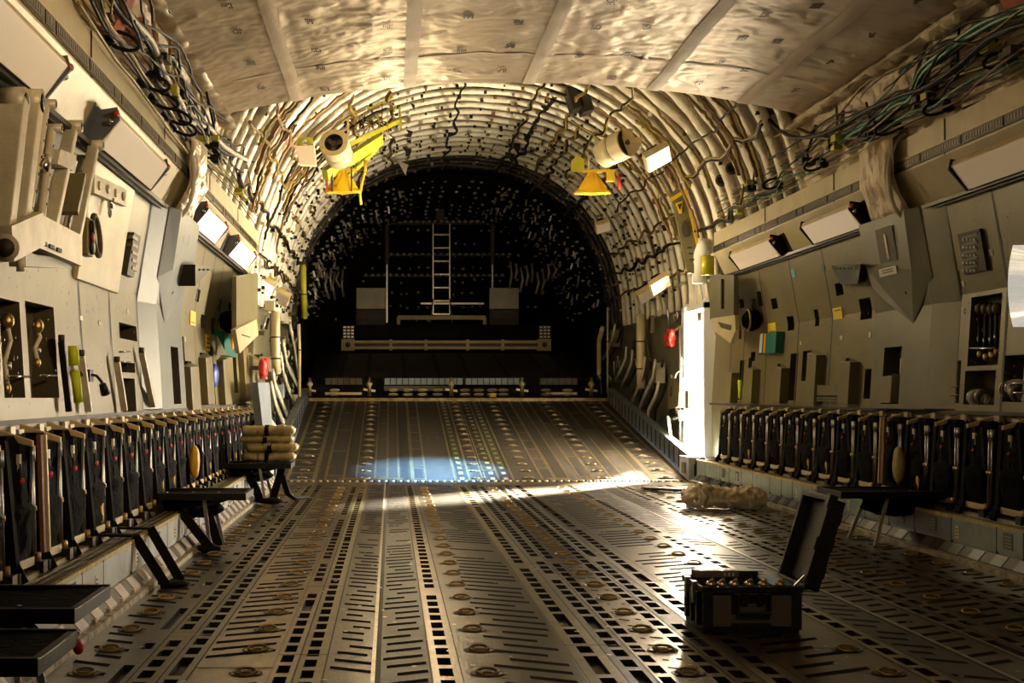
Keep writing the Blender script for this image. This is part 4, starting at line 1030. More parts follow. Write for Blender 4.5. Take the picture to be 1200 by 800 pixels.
# breaker panel (right)
def f(m):
    wallbox(m,1130,270,1157,320,.03,'dark_trim'); 
    for r_ in range(5):
        wallbox(m,1132,275+r_*9,1151,278+r_*9,.036,'placard_dark')
        for c in range(4): wallbox(m,1134+c*4.3,279.5+r_*9,1136+c*4.3,282+r_*9,.045,'placard')
    wallbox(m,1132,272,1152,274,.035,'recess')
fitting('switch_panel',f,'dark switch panel with rows of small switches on the right wall','panel')
def f(m):
    a=onW(1190,333)
    for i in range(14):
        pass
    P0=onD(1181,290,3.05);
    def g(u,v):
        x=1181+u*34; yy=287+v*96-6*sin(pi*u)*0; dd=2.98-.10*sin(pi*v)-.05*u
        cut=(1-abs(2*v-1)**3)*.0
        return onD(x+ (6*(abs(2*v-1)**2)) ,yy,dd)
    m.grid(g,12,20,'reflector_glow')
fitting('curved_reflector',f,'bright curved metal reflector at the right edge','reflector')
def f(m):
    P=[onD(974,311,3.0),onD(1009,309,3.0),onD(1005,333,3.14),onD(985,333,3.14)]
    Q=[onD(978,311,3.28),onD(1009,309,3.28),onD(1005,333,3.26),onD(985,333,3.26)]
    m.add(P+Q,[(0,1,2,3),(0,4,5,1),(1,5,6,2),(2,6,7,3),(3,7,4,0)],'black_metal')
    for k in range(6): q=onD(980+k*4.5,315,2.995); m.blob(q,.012,.015,.012,'lime',0,1,8,6)
fitting('wall_bin',f,'black wedge-shaped bin on the right wall left of the faceted box','bin')
def f(m):
    P=[onD(x,y,3.0) for x,y in ((229,310),(250,312),(229,335))]; m.prism(P,(-.25,0,0),'dark_trim')
    for k in range(3): q=onD(234+k*5,316,2.99); m.blob(q,.012,.015,.012,'lime',0,1,8,6)
fitting('wall_bin',f,'dark triangular bin on the left wall right of the faceted box','bin')
def ext(x,y,s,label):
    def f(m):
        c=onW(x,y,.12); m.blob(c,.12,.16,.135,'dark_cloth',.15,3,18,12); m.torus(c+Vector((-s*.06,-.02,0)),(1,0,0),.13,.012,'olive_yellow',n=18,k=6)
        c=onW(x,y-14,.06); m.box(c.x-.04,c.x+.04,c.y-.05,c.y+.05,c.z-.12,c.z+.12,'panel_grey')
        for k in range(2): 
            q=onW(x,y-19+k*8,.11); m.torus(q,(1,0,0),.045,.012,'black_metal',n=14,k=6); m.blob(q,.02,.04,.04,'black_metal',0,1,10,8)
    fitting('round_dark_bag',f,label,'bag','round dark bags on the walls')
ext(881,375,1,'round dark bag on the right wall below two black gauges')
ext(269,377,-1,'round dark bag with yellow rim on the left wall below gauges')
def f(m):
    wallbox(m,899,390,919,414,.10,'green_box'); wallbox(m,900,391,903,413,.104,'white'); wallbox(m,905,391,907,413,.104,'orange')
    P=[onW(909,413,.105),onW(920,413,.105),onW(920,386,.105)]; 
fitting('document_holder',f,'dark green document holder with booklets on the right wall','holder')
def f(m):
    wallbox(m,253,391,267,417,.10,'green_box')
    P=[onW(253.5,392,.104),onW(266,416,.104),onW(253.5,416,.104)]; m.prism(P,(.006,0,0),'panel_grey')
fitting('document_holder',f,'teal and grey document holder on the left wall','holder')
def f(m):
    c=onW(251,440,.03); m.blob(c,.05,.16,.14,'blue',0,1,18,12)
fitting('blue_disc',f,'round blue disc in a slot of the left wall','disc')
def f(m): c=onW(271,395,.1); m.blob(c,.05,.09,.16,'orange',.2,4,14,12)
fitting('orange_pouch',f,'orange pouch hanging beside the round dark bag at left','pouch')
def f(m): wallbox(m,276,397,280,413,.03,'rust_red')
fitting('red_box',f,'small red box on the bright part of the left wall','box')
# stickers
st=[(977,360,988,374,'sticker_yellow'),(901,378,910,391,'sticker_yellow'),(928,315,932,325,'sticker_blue'),(835,338,841,346,'sticker_blue'),(1160,292,1164,299,'placard'),(1128,329,1131,336,'placard'),(1127,361,1131,368,'placard'),(1119,362,1121,368,'placard'),(964,311,967,318,'green_box'),(985,393,988,398,'placard'),(1060,383,1062,388,'placard'),(1019,389,1021,395,'placard'),(938,400,939,404,'placard'),(898,405,899,412,'placard'),
    (222,364,228,381,'sticker_yellow'),(241,392,245,411,'sticker_yellow'),(256,378,261,393,'sticker_yellow'),(114,319,118,331,'sticker_blue'),(216,394,217,400,'placard'),(148,362,150,367,'placard'),(93,370,96,375,'placard'),(115,376,118,381,'placard')]
for i,(a,b_,c,d,mm) in enumerate(st):
    m=MB(); wallbox(m,a,b_,c,d,.006,mm)
    if mm in('sticker_yellow','placard') and c-a>3:
        for k in range(3): yy=b_+(d-b_)*(.2+.27*k); wallbox(m,a+.15*(c-a),yy,c-.15*(c-a),yy+(d-b_)*.1,.009,'ink')
    o=obj('wall_sticker',m); col={'sticker_yellow':'yellow warning','sticker_blue':'blue','placard':'white','green_box':'green'}[mm]
    tag(o,'%s sticker on the %s wall, %s of the stickers there'%(col,'right' if a>458 else 'left',od(i if a>458 else i-14)),'sticker')
# raised angled covers + posts on both walls
def cover(x0,x1,y0,y1,t,label,m_='panel',top=8):
    a=onW(x0,y1);b_=onW(x1,y1);s=1 if x0>458 else -1
    Y0,Y1=sorted((a.y,b_.y));xm=(x0+x1)/2; z0=onW(xm,y1).z; z1=onW(xm,y0).z; zt=z1-(z1-z0)*.12
    m=MB()
    def q(k,Y,z): return (CX+s*(dwall(z)-k),Y,z)
    m.add([q(-.02,Y0,z0),q(-.02,Y1,z0),q(t,Y1,z0),q(t,Y0,z0),q(-.02,Y0,zt),q(-.02,Y1,z1),q(t,Y1,z1-.04),q(t,Y0,zt)],[(0,3,2,1),(4,5,6,7),(0,4,7,3),(1,2,6,5),(2,3,7,6),(0,1,5,4)],m_)
    o=obj('raised_cover',m,bevel=.006); tag(o,label,'cover','raised angled covers on the walls')
for i,(a,b_,c,d) in enumerate(((1042,1056,436,472),(993,1005,418,473),(953,964,409,473),(915,923,426,472),(882,889,428,472),(858,864,432,472))): cover(a,b_,c,d,.10,'raised angled cover low on the right wall, %s from the camera'%od(i))
for i,(a,b_,c,d) in enumerate(((217,227,424,480),(236,244,413,474),(257,263,416,474),(282,288,404,470))): cover(a,b_,c,d,.08,'raised angled cover low on the left wall, %s from the camera'%od(i),'panel')
def f(m):
    wallbox(m,960,451,992,470,.07,'panel_grey'); wallbox(m,962,463,990,465,.08,'chrome'); wallbox(m,962,467,990,468,.078,'chrome')
fitting('handrail_box',f,'wide grey box with two bright rails low on right wall','box')
def post(pts,w,label,m_='post_paint',off=.05):
    m=MB(); P=[onW(x,y,off) for x,y in pts]; m.bar(P[0],P[1],w,w*1.3,m_,up=(1,0,0)); m.cyl(P[0],P[0]+Vector((0,0,.04)),w*.7,'dark_trim',8)
    o=obj('wall_post',m,bevel=.004); tag(o,label,'post','slanted posts on the walls')
for i,(p,w) in enumerate(((((95,417),(104,482)),.035),(((137,424),(146,481)),.035),(((166,413),(179,476)),.035),(((72,400),(81,482)),.03))): post(p,w,'slanted pale post low on the left wall, %s counted from the recess rods'%od(i),'post_paint' if i<3 else 'black_metal')
for i,(p,w) in enumerate(((((951,418),(951,460)),.03),(((993,424),(993,471)),.03),(((1059,420),(1059,470)),.04),(((913,430),(913,472)),.03))): post(p,w,'upright pale post low on the right wall, %s of the posts there from the doorway'%od([1,2,3,0][i]),'post_paint')
# niches contents
def rods(x0,x1,y,label,rr=.008):
    m=MB(); m.cyl(onW(x0,y,.01),onW(x1,y,.01),rr,'chrome',8); o=obj('retaining_rod',m); tag(o,label,'rod','bright rods across the wall niches')
for i,(a,b_,y) in enumerate(((10,35,441),(47,66,440),(140,152,412),(140,152,424),(196,202,417),(196,202,436),(196,202,461),(196,202,471),(1137,1166,408),(1099,1122,453),(1097,1122,463),(1178,1200,449),(1177,1200,460),(1032,1052,455))):
    rods(a,b_,y,'bright rod across a niche of the %s wall, %s in reading order'%('left' if a<458 else 'right',od(i if i<8 else i-8)))
def knob(x,y0,y1,label,gold=True):
    o=empty('niche_hose',onW(x,y0,-.05),label,'hose','hoses hanging in wall niches'); c=o.location.copy(); e=onW(x,y1,-.05)-c
    m=MB(); m.blob((0,0,0),.035,.045,.045,'gold_metal' if gold else 'recess',.1,2,14,10); part('coupling',m,o)
    m=MB(); m.tube([(0,0,-.03),e*.3+Vector((.01,.02,0)),e*.6+Vector((-.01,-.02,0)),e],.014,'cable_white' if gold else 'cable_black',8); part('hose',m,o)
    m=MB(); m.blob(e,.02,.03,.03,'gold_metal',.2,3,10,8); m.cyl(e*.62,e*.72,.022,'steel',10); part('end_fitting',m,o)
for i,(x,a,b_,g) in enumerate(((9,376,455,1),(44,382,425,1),(1148,362,415,0),(1155,362,418,0),(1162,362,416,0),(1168,361,412,0),(1042,417,448,1),(1047,430,458,0))):
    knob(x,a,b_,'%s hose hanging in a %s wall niche, %s from the left'%('gold-capped' if g else 'dark','left' if x<458 else 'right',od(i if i<2 else i-2)),g)
for i,(x,y) in enumerate(((1111,460),(1117,458),(1186,457),(1193,456),(1198,462),(1147,467),(1156,467))):
    m=MB(); c=onW(x,y,-.05); m.torus(c,(.3,1,0),.06,.018,'cable_white' if i%2 else 'recess',n=18,k=8); m.torus(c+Vector((0,.05,.01)),(.3,1,.2),.055,.016,'steel',n=18,k=8)
    o=obj('coiled_hose',m); tag(o,'coiled hose in a low niche of the right wall, %s in the row'%od(i),'hose','coiled hoses in the right wall niches')
m=MB()
for k in range(3): m.cyl(onW(86,410+k*2,.05),onW(87,428,.05),.035,'hi_vis',10) if k==0 else None
m.cyl(onW(85,405,.05),onW(87,428,.05),.03,'hi_vis',12); o=obj('safety_light_stick',m); tag(o,'lime yellow light stick on the near left wall, upper one','light stick')
m=MB(); m.cyl(onW(88,435,.05),onW(92,471,.05),.03,'hi_vis',12); m.cyl(onW(90,436,.03),onW(90,440,.03),.04,'dark_trim',10); o=obj('safety_light_stick',m); tag(o,'lime yellow light stick on the near left wall, lower one','light stick')
m=MB(); m.cyl(onW(867,446,.01),onW(868,466,.01),.03,'hi_vis',12); o=obj('safety_light_stick',m); tag(o,'lime yellow light stick in a slot of the right wall','light stick')
# gooseneck lamp left
o=empty('gooseneck_lamp',onW(104,440,.03),'small black gooseneck lamp on the near left wall','lamp'); c=o.location.copy()
m=MB(); m.box(-.02,.02,-.05,.05,-.04,.04,'black_metal'); part('mount',m,o)
m=MB(); m.tube([onW(x,y,.03+k*.02)-c for k,(x,y) in enumerate(((103,442),(107,439),(113,440),(119,447),(121,453)))],.010,'cable_black',8); part('neck',m,o)
m=MB(); m.cyl(onW(120,450,.11)-c,onW(124,461,.12)-c,.022,'black_metal',12,r2=.035); part('lamp_head',m,o)
# switch traffic-light box left and cable loop, vent box
def lens(x,y,dy,label,cols,off=.03,r=.04):
    o=empty('indicator_lights',onW(x,y,off),label,'indicator lights','three-lens indicator boxes'); c=o.location.copy()
    m=MB(); e=onW(x,y-dy*1.6,off)-onW(x,y+dy*1.6,off); h=e.length/2; m.box(-.03,.03,-r*1.4,r*1.4,-h,h,'panel'); part('box',m,o,.008)
    s=-1 if x>458 else 1
    for k,cc in enumerate(cols):
        z=(onW(x,y+(k-1)*dy,off)-c).z; m=MB(); m.cyl((s*.03,0,z),(s*.045,0,z),r*1.0,'black_metal',16); m.cyl((s*.045,0,z),(s*.05,0,z),r*.75,cc,16); part('lens',m,o)
lens(101,278,12,'three dark round lenses in a box on the near left wall',('pocket','rust_red','slate'),.14,.05)
def f(m): 
    c=onW(113,276,.1); m.torus(c,(1,0,.1),.12,.018,'recess',n=22,k=8,sx=.8,sy=1.1,xdir=(0,1,0))
fitting('ring_handle',f,'dark ring handle beside the three lenses on left wall','handle')
def f(m):
    wallbox(m,145,272,154,325,.05,'recess'); 
    for k in range(5): wallbox(m,146,277+k*9,153,281+k*9,.06,'shelf_tan')
fitting('vent_box',f,'narrow slatted vent box on the left wall','vent box')
def f(m):
    P=[onW(x,y,.05) for x,y in ((107,215),(145,232))]; m.bar(P[0],P[1],.04,.12,'post_paint',up=(0,0,1)); 
    for k in range(4): q=P[0].lerp(P[1],(k+.5)/4); m.cyl(q+Vector((.02,0,0)),q+Vector((.03,0,0)),.03,'cream',12)
fitting('latch_bar',f,'pale perforated latch bar above the ring handle','bar')
def f(m): c=onW(131,237,.07); m.cyl(onW(131,232,.07),onW(129,244,.07),.02,'chrome',10); m.torus(onW(129,249,.07),(1,0,0),.03,.008,'steel',n=14,k=6)
fitting('hanging_clip',f,'chrome clip with ring hanging on left wall','clip')
# big flat leaning panel + thin sheets on left wall
sh=MB(); sheet(sh,-1,8.3,9.55,1.95,2.72,.025,'cream'); o=obj('wall_access_panel',sh,bevel=.004); tag(o,'cream access panel high on the left wall near the faceted box','panel')
sh=MB(); sheet(sh,-1,5.0,9.6,1.09,1.9,.012,'panel_grey') if False else None
# ================================================================ LITTER STANCHIONS (upper left)
def stan(p0,p1,w,dd,label,round_=False):
    a=onD(*p0,3.28-dd); Yk=a.y; b_=onD(*p1,3.28-dd)
    o=empty('litter_stanchion',b_,label,'stanchion','pale stanchion posts stowed on the left wall'); a=a-b_
    m=MB(); z=Vector((0,0,0))
    if round_: m.cyl(z,a,w/2,'post_paint',14)
    else: m.bar(z,a,w*.7,w,'post_paint',up=(1,0,0))
    part('post',m,o,.006)
    m=MB(); m.cyl(a+Vector((-.05,0,0)),a+Vector((.06,0,0)),w*.5,'post_paint',16); m.cyl(a+Vector((.06,0,0)),a+Vector((.062,0,0)),w*.3,'dark_trim',12); part('eye_end',m,o)
    m=MB()
    for k in range(6): q=a*(.12+.14*k); m.cyl(q+Vector((w*.4,0,0)),q+Vector((w*.4+.006,0,0)),.010,'ink',8)
    part('pin_hole',m,o)
for i,(a,b_,w,d,r) in enumerate((((16,118),(-2,270),.13,.22,False),((36,118),(14,290),.12,.20,False),((23,140),(8,272),.05,.12,False),((53,122),(30,262),.055,.14,True),((60,150),(46,272),.05,.12,True),((84,148),(58,272),.075,.14,False),((110,170),(86,290),.065,.16,False),((96,185),(74,278),.04,.08,True))):
    stan(a,b_,w,d,'pale green-white stanchion post stowed high on the left wall, %s from the left edge'%od(i),r)
def f(m):
    a=onD(0,288,3.05);b_=onD(104,300,3.05)
    m.bar(onD(2,286,3.02),onD(40,262+6,3.02),.10,.16,'post_paint',up=(0,0,1)); m.bar(onD(30,268,3.06),onD(86,294,3.06),.10,.17,'post_paint'); m.cyl(onD(6,290,2.96),onD(6,290,2.93),.06,'post_paint',18); m.cyl(onD(6,290,2.93),onD(6,290,2.925),.04,'ink',14)
    m.bar(onD(20,305,3.1),onD(75,308,3.1),.08,.06,'panel_grey'); m.cyl(onD(24,300,3.05),onD(24,318,3.05),.02,'post_paint',10)
    for k in range(6): q=onD(22+k*9,272+k*4,3.0); m.bar(q,q+Vector((0,.08,0)),.01,.02,'ink')
fitting('mounting_bracket',f,'heavy pale bracket holding the stowed stanchion posts','bracket')
def f(m):
    P=[onD(x,y,3.2) for x,y in ((50,175),(70,182),(66,200),(46,192))]; m.prism(P,(.1,0,0),'post_paint'); m.cyl(onD(54,185,3.1),onD(50,198,3.1),.03,'chrome',12)
    m.bar(onD(75,250,3.15),onD(85,205,3.15),.16,.03,'panel'); 
fitting('stanchion_clamp',f,'pale clamp with chrome pin between the stanchion posts','clamp')
# ================================================================ AFT SIDE WALLS
def aside(s):
    w=MB(); 
    y0=18.25 if s<0 else 19.35
    w.prism([(CX+s*3.3,y0,-.1),(CX+s*3.26,y0,1.4),(CX+s*3.22,y0,2.3),(CX+s*3.36,y0,2.9),(CX+s*3.36,y0,-.1)],(0,27.0-y0,0),'panel_grey')
    if s>0: # wall above and below the doorway
        w.box(CX+3.26,CX+3.4,18.25,19.35,2.45,3.4,'door_white'); w.box(CX+3.0,CX+3.4,18.25,19.35,-.1,.28,'kerb_blue')
    structure('wall_left.001' if s<0 else 'wall_right.001',w)
    k=MB(); 
    # low side ledge beside the ramp
    k.box(*sorted((CX+s*2.99,CX+s*3.35)),17.3,27,-.1,.30,'kerb_slate')
    structure('trim_%d'%(10 if s<0 else 11),k)
for s in (-1,1): aside(s)
# door surround right (white jambs)
d=MB(); X0=CX+3.18
d.box(X0,CX+3.35,18.2,18.27,.28,2.55,'door_white'); d.box(X0,CX+3.35,19.33,19.40,.28,2.55,'door_white'); d.box(X0,CX+3.75,18.2,19.4,2.42,2.5,'door_white')
d.box(X0-.03,X0+.02,19.30,19.52,.0,2.5,'door_white'); d.box(CX+2.95,X0,18.2,19.5,.0,.27,'door_white')
structure('door_1',d)
d=MB(); d.cyl((CX+3.12,19.45,.35),(CX+3.12,19.45,2.2),.025,'steel',10); d.torus((CX+3.10,19.45,1.35),(0,1,0),.12,.018,'steel',n=18,k=8,sx=.6,sy=1.5,xdir=(1,0,0)); o=obj('grab_pole',d); tag(o,'vertical steel grab pole at the bright right doorway','pole')
# red bags
for x,y,w,h,lab in ((785,396,.24,.26,'red cloth bag hanging on the aft right wall left of the doorway'),(309,431,.18,.26,'red cloth bag hanging on the aft left wall past the seats')):
    s=1 if x>458 else -1; c=onD(x,y,3.02); b=MB(); b.blob(c,.06,w*.9,h/2,'red',.35,3,24,18,ex=.6); b.bar(c+Vector((s*.05,0,.1)),c+Vector((s*.2,0,.2)),.04,.03,'housing'); o=obj('red_cloth_bag',b); tag(o,lab,'bag','red cloth bags')
# faceted box at the duct ends
def f(m):
    P=[onD(x,y,2.98) for x,y in ((832,322),(860,322),(860,370),(832,374))]; m.prism(P,(.06,0,0),'panel_grey')
    P=[onD(x,y,2.93) for x,y in ((834,373),(861,369),(862,386),(856,402),(836,387))]; m.prism(P,(.05,0,0),'cream'); 
    P=[onD(x,y,2.925) for x,y in ((841,377),(857,381),(856,387),(845,384))]; m.prism(P,(.004,0,0),'recess')
    m.bar(onD(847,327,2.97),onD(847,362,2.97),.04,.05,'recess')
fitting('end_wall_box',f,'grey wall box with white faceted hood beside the bright doorway','wall box')
def f(m):
    P=[onD(x,y,3.0) for x,y in ((277,324),(302,320),(302,375),(277,385))]; m.prism(P,(-.05,0,0),'panel')
    P=[onD(x,y,2.95) for x,y in ((276,386),(301,374),(303,392),(281,414))]; m.prism(P,(-.05,0,0),'cream')
    m.bar(onD(293,395,2.93),onD(284,392,2.93),.01,.01,'ink')
fitting('end_wall_box',f,'cream wall box with faceted hood at the far end of the left wall','wall box')
def f(m):
    m.cyl(onD(829,300,3.0),onD(829,322,3.0),.09,'olive_yellow',16)
fitting('yellow_cylinder',f,'olive yellow cylinder above the wall box at right','cylinder')
def f(m): m.tube([onD(x,y,3.05) for x,y in ((826,286),(822,296),(820,310),(820,332))],.10,'white',14)
fitting('white_duct_pipe',f,'white bent pipe at the end of the right duct beside the olive cylinder','pipe')
# aft wall clutter: curved white struts, pipes, tubes
for i,(pts) in enumerate((((734,406),(733,420),(727,434),(721,445)),((741,410),(740,425),(735,438),(728,452)),((756,418),(754,435),(747,455),(741,470)),((768,422),(765,442),(756,462),(749,480)),((772,448),(768,464),(760,480),(757,512)),((721,380),(718,395),(713,410),(707,420)))):
    m=MB(); P=[onD(x,y,3.0) for x,y in pts]; m.tube(P,.05,'post_paint',6,ry=.4); m.tube([p+Vector((.14,.1,0)) for p in P],.02,'dark_trim',6)
    o=obj('curved_strut',m); tag(o,'curved pale strut on the aft right side, %s in the row'%od(i),'strut','curved struts beside the ramp')
for i,(pts) in enumerate((((320,435),(322,450),(330,470),(336,485)),((332,400),(336,425),(343,440),(350,455)),((318,450),(322,470),(332,495),(334,505)),((329,415),(332,435),(338,455),(345,470)),((310,470),(314,490),(322,500),(326,510)),((340,380),(344,400),(347,420),(349,440)))):
    m=MB(); P=[onD(x,y,3.0) for x,y in pts]; m.tube(P,.06,'post_paint',6,ry=.4); m.tube([p+Vector((-.12,.1,0)) for p in P],.02,'dark_trim',6)
    o=obj('curved_strut',m); tag(o,'curved pale strut on the aft left side, %s in the row'%od(i),'strut','curved struts beside the ramp')
def pipe(pts,d,r,m_,label,cat='pipe'):
    m=MB(); m.tube([onD(x,y,d) for x,y in pts],r,m_,12); 
    for x,y in pts[1:-1]: m.torus(onD(x,y,d),(0,0,1),r*1.05,.012,'dark_trim',n=14,k=6)
    o=obj('vertical_pipe',m); tag(o,label,cat)
pipe(((751,368),(751,400),(751,432),(752,455)),3.02,.08,'cream','thick cream vertical pipe on the aft right wall')
pipe(((323,365),(323,395),(323,420),(324,436)),3.02,.07,'cream','thick cream vertical pipe on the aft left wall')
pipe(((712,360),(712,400),(712,460)),2.95,.02,'post_paint','thin pale pole beside the ramp on the right')
pipe(((706,384),(702,400),(702,440),(703,462)),2.95,.05,'housing','tan vertical tube at the dark aft right corner')
pipe(((350,380),(351,410),(351,465)),2.95,.03,'housing','tan vertical tube at the dark aft left corner')
pipe(((355,310),(356,345),(357,372)),2.9,.06,'olive_yellow','olive vertical post at the dark aft left corner')
lens(764,380,5,'three small dark lenses on the aft right wall beside the red bag',('pocket','pocket','pocket'),.2,.05)
lens(319,383,5,'three small dark lenses on the aft left wall above the red bag',('pocket','pocket','pocket'),.2,.045)
# clutter boxes and rods on aft walls
rnd=random.Random(3)
k=0
for s in (-1,1):
    k=0
    for x in (sorted(rnd.uniform(306,350) for _ in range(34)) if s<0 else sorted((rnd.uniform(712,812) for _ in range(34)),reverse=True)):
        yy=rnd.uniform(352,500) if s<0 else rnd.uniform(350,520)
        c=onD(x,yy,3.05+rnd.uniform(0,.1))
        if c.z<.5 or c.z>2.6: continue
        m=MB(); q=rnd.random(); a=rnd.uniform(.03,.09); hh=rnd.uniform(.06,.35)
        mm=rnd.choice(['post_paint','panel','recess','dark_trim','cream','grey_blue','steel','black_metal'])
        if q<.5: m.box(c.x-a,c.x+a,c.y-a*1.6,c.y+a*1.6,c.z-hh/2,c.z+hh/2,mm)
        elif q<.8: m.cyl(c,c+Vector((-s*.05,rnd.uniform(-.3,.3),hh*1.4)),.018,mm,8)
        else: m.torus(c,(1,.2,0),a,.015,mm,n=14,k=6)
        m.box(c.x-a*.3 if s>0 else c.x-.25,c.x+.25 if s>0 else c.x+a*.3,c.y-.02,c.y+.02,c.z-.03,c.z+.03,'recess')
        nm={'post_paint':'pale','panel':'tan','recess':'brown','dark_trim':'dark','cream':'cream','grey_blue':'blue-grey','steel':'steel','black_metal':'black'}[mm]
        kind_='box' if q<.5 else ('rod' if q<.8 else 'ring')
        o=obj('wall_fitting_'+kind_,m,bevel=.006 if q<.5 else 0); tag(o,'%s %s fitting on the aft %s wall, %s going back from the doorway'%(nm,kind_,'left' if s<0 else 'right',od(k if k<50 else 49)),kind_,'fittings on the aft walls'); k+=1
def f(m):
    P=[onD(x,y,2.95) for x,y in ((302,448),(316,448),(319,498),(308,500))]; m.prism(P,(-.1,0,0),'grey_blue')
fitting('grey_board',f,'light grey tapering board below the left red bag','board')
def f(m):
    P=[onD(x,y,3.0) for x,y in ((783,443),(797,443),(795,476),(783,480))]; m.prism(P,(.2,0,0),'panel'); m.bar(onD(787,452,2.98),onD(786,464,2.98),.03,.02,'recess')
fitting('cabinet_box',f,'tan box cabinet left of the bright doorway','cabinet')
def f(m):
    m.bar(onD(783,488,2.95),onD(789,536,2.95),.04,.04,'post_paint'); m.blob(onD(790,485,2.98),.06,.3,.08,'black_metal',.3,3,14,10)
fitting('leaning_rod',f,'pale leaning rod beside the ramp near the doorway','rod')
# kerb end lit boxes
def f(m): m.box(CX+2.78,CX+3.0,17.45,18.0,0,.33,'kerb_blue'); m.box(CX+2.76,CX+2.785,17.6,17.8,.1,.25,'kerb_slate')
fitting('kerb_end_box',f,'blue-grey kerb end box where the ramp starts at right','box')
def f(m): m.prism([(3.1,15.7,.02),(4.0,15.0,.02),(4.0,15.0,.05),(3.1,15.7,.05)],(.05,.22,0),'black_metal')
fitting('black_flap',f,'black flap lying along the right kerb behind the plastic bundle','flap')
# ================================================================ DARK AFT
b=MB()
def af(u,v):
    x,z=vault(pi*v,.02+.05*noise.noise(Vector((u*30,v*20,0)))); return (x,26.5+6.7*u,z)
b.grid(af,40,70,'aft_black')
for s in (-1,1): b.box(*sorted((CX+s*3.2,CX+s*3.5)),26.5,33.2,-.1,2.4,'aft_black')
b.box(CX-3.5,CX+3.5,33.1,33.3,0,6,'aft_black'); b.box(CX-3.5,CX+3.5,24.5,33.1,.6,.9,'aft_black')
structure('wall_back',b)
# fastener clips all over the dark insulation
c=MB()
rnd=random.Random(11)
for i in range(46):
    a=pi*(.06+.88*i/45)
    for j in range(9):
        if rnd.random()<.25: continue
        y=26.9+j*.7+rnd.uniform(-.08,.08); x,z=vault(a+rnd.uniform(-.01,.01),.10); sz=rnd.uniform(.018,.045)
        c.blob((x,y,z),sz*1.3,sz,sz*.8,'clip',.3,5,7,5)
for i in range(24):
    for j in range(8):
        x=CX-2.7+5.4*i/23+rnd.uniform(-.05,.05); z=3.1+j*.33+rnd.uniform(-.05,.05)
        if rnd.random()<.35 or abs(x-CX)<.3: continue
        c.blob((x,33.03,z),.045*rnd.uniform(.5,1.3),.03,.038,'clip',.3,5,7,5)
for i in range(150):
    s=rnd.choice((-1,1)); a=rnd.uniform(.05,.42)*pi; y=rnd.uniform(26.6,31); x,z=vault(a if s>0 else pi-a,.14)
    L=rnd.uniform(.03,.16); c.bar((x,y,z),(x-s*rnd.uniform(0,.06),y+rnd.uniform(-.05,.05),z-L),.035,.035,'clip' if rnd.random()<.6 else 'aft_white')
o=obj('fastener_clips',c); tag(o,'countless small pale fasteners dotting the dark aft insulation','fasteners',kind='stuff')
def crossrail(y,x0,x1,t,label,Yd=32.9,m_='clip'):
    m=MB(); a=onY(x0,y,Yd);b_=onY(x1,y,Yd); m.bar(a,b_,.08,t,m_)
    n=int((x1-x0)/7)
    for i in range(n): 
        q=a.lerp(b_,(i+.5)/n); m.blob(q+Vector((0,-.08,.02)),.06,.04,.04,'clip',.5,6,8,6)
    o=obj('cross_rail',m); tag(o,label,'rail','horizontal rails across the dark aft wall')
crossrail(261,352,682,.10,'top horizontal rail across the dark aft wall',m_='dark_trim'); crossrail(299,455,600,.04,'thin middle rail of pale clips on the dark aft wall',m_='dark_trim'); crossrail(323.5,425,592,.05,'lower horizontal rail crossing behind the ladder',m_='recess')
for x,lab in ((453.5,'left'),(577,'right')):
    m=MB(); p=onY(x,262,32); q=onY(x,310,32); r_=onY(x,378,32); m.bar(p,q,.09,.09,'recess',up=(0,1,0)); m.bar(q,r_,.04,.04,'steel',up=(0,1,0)); m.bar(onY(x+(2 if x<500 else -4),195,30),p,.07,.07,'recess',up=(0,1,0))
    o=obj('vertical_post',m); tag(o,'tall thin post on the dark aft wall, %s of the ladder'%lab,'post','posts of the dark aft wall')
# T-shaped hanger
m=MB(); m.bar(onY(516,258,31.5),onY(516,228,31.5),.19,.05,'recess',up=(0,1,0)); m.bar(onY(508,224,31.5),onY(531,224,31.5),.05,.12,'recess'); o=obj('crown_hanger',m); tag(o,'T-shaped hanger above the ladder','hanger')
m=MB(); m.bar(onY(521,213,30),onY(538,213,30),.03,.05,'olive_yellow'); o=obj('yellow_bar',m); tag(o,'small yellow bar high above the ladder','bar')
# ladder
o=empty('aft_ladder',onY(517.5,378,31),'aluminium ladder standing in the dark aft section','ladder'); c=o.location.copy()
for x in (507.5,527):
    m=MB(); m.bar(onY(x,262,31)-c,onY(x,368,31)-c,.03,.06,'steel',up=(0,1,0)); m.bar(onY(x,350,31)-c,onY(x+(-3 if x<517 else 3),379,30.7)-c,.03,.05,'steel',up=(0,1,0)); part('side_rail',m,o)
for y in (275,290.5,306,321.5,337,352.5,368):
    m=MB(); m.bar(onY(507.5,y,31)-c,onY(527,y,31)-c,.05,.035,'track_rail'); part('rung',m,o)
# tan rail frame under the ladder
m=MB(); Yd=30.6
m.bar(onY(466,372,Yd),onY(569,372,Yd),.06,.10,'aft_beam'); m.bar(onY(467,372,Yd),onY(467,380,Yd),.08,.08,'aft_beam',up=(0,1,0)); m.bar(onY(568,372,Yd),onY(568,380,Yd),.08,.08,'aft_beam',up=(0,1,0)); m.bar(onY(493,355.5,31),onY(567,355.5,31),.03,.04,'clip')
o=obj('low_rail_frame',m); tag(o,'low tan rail frame behind the ladder foot','frame')
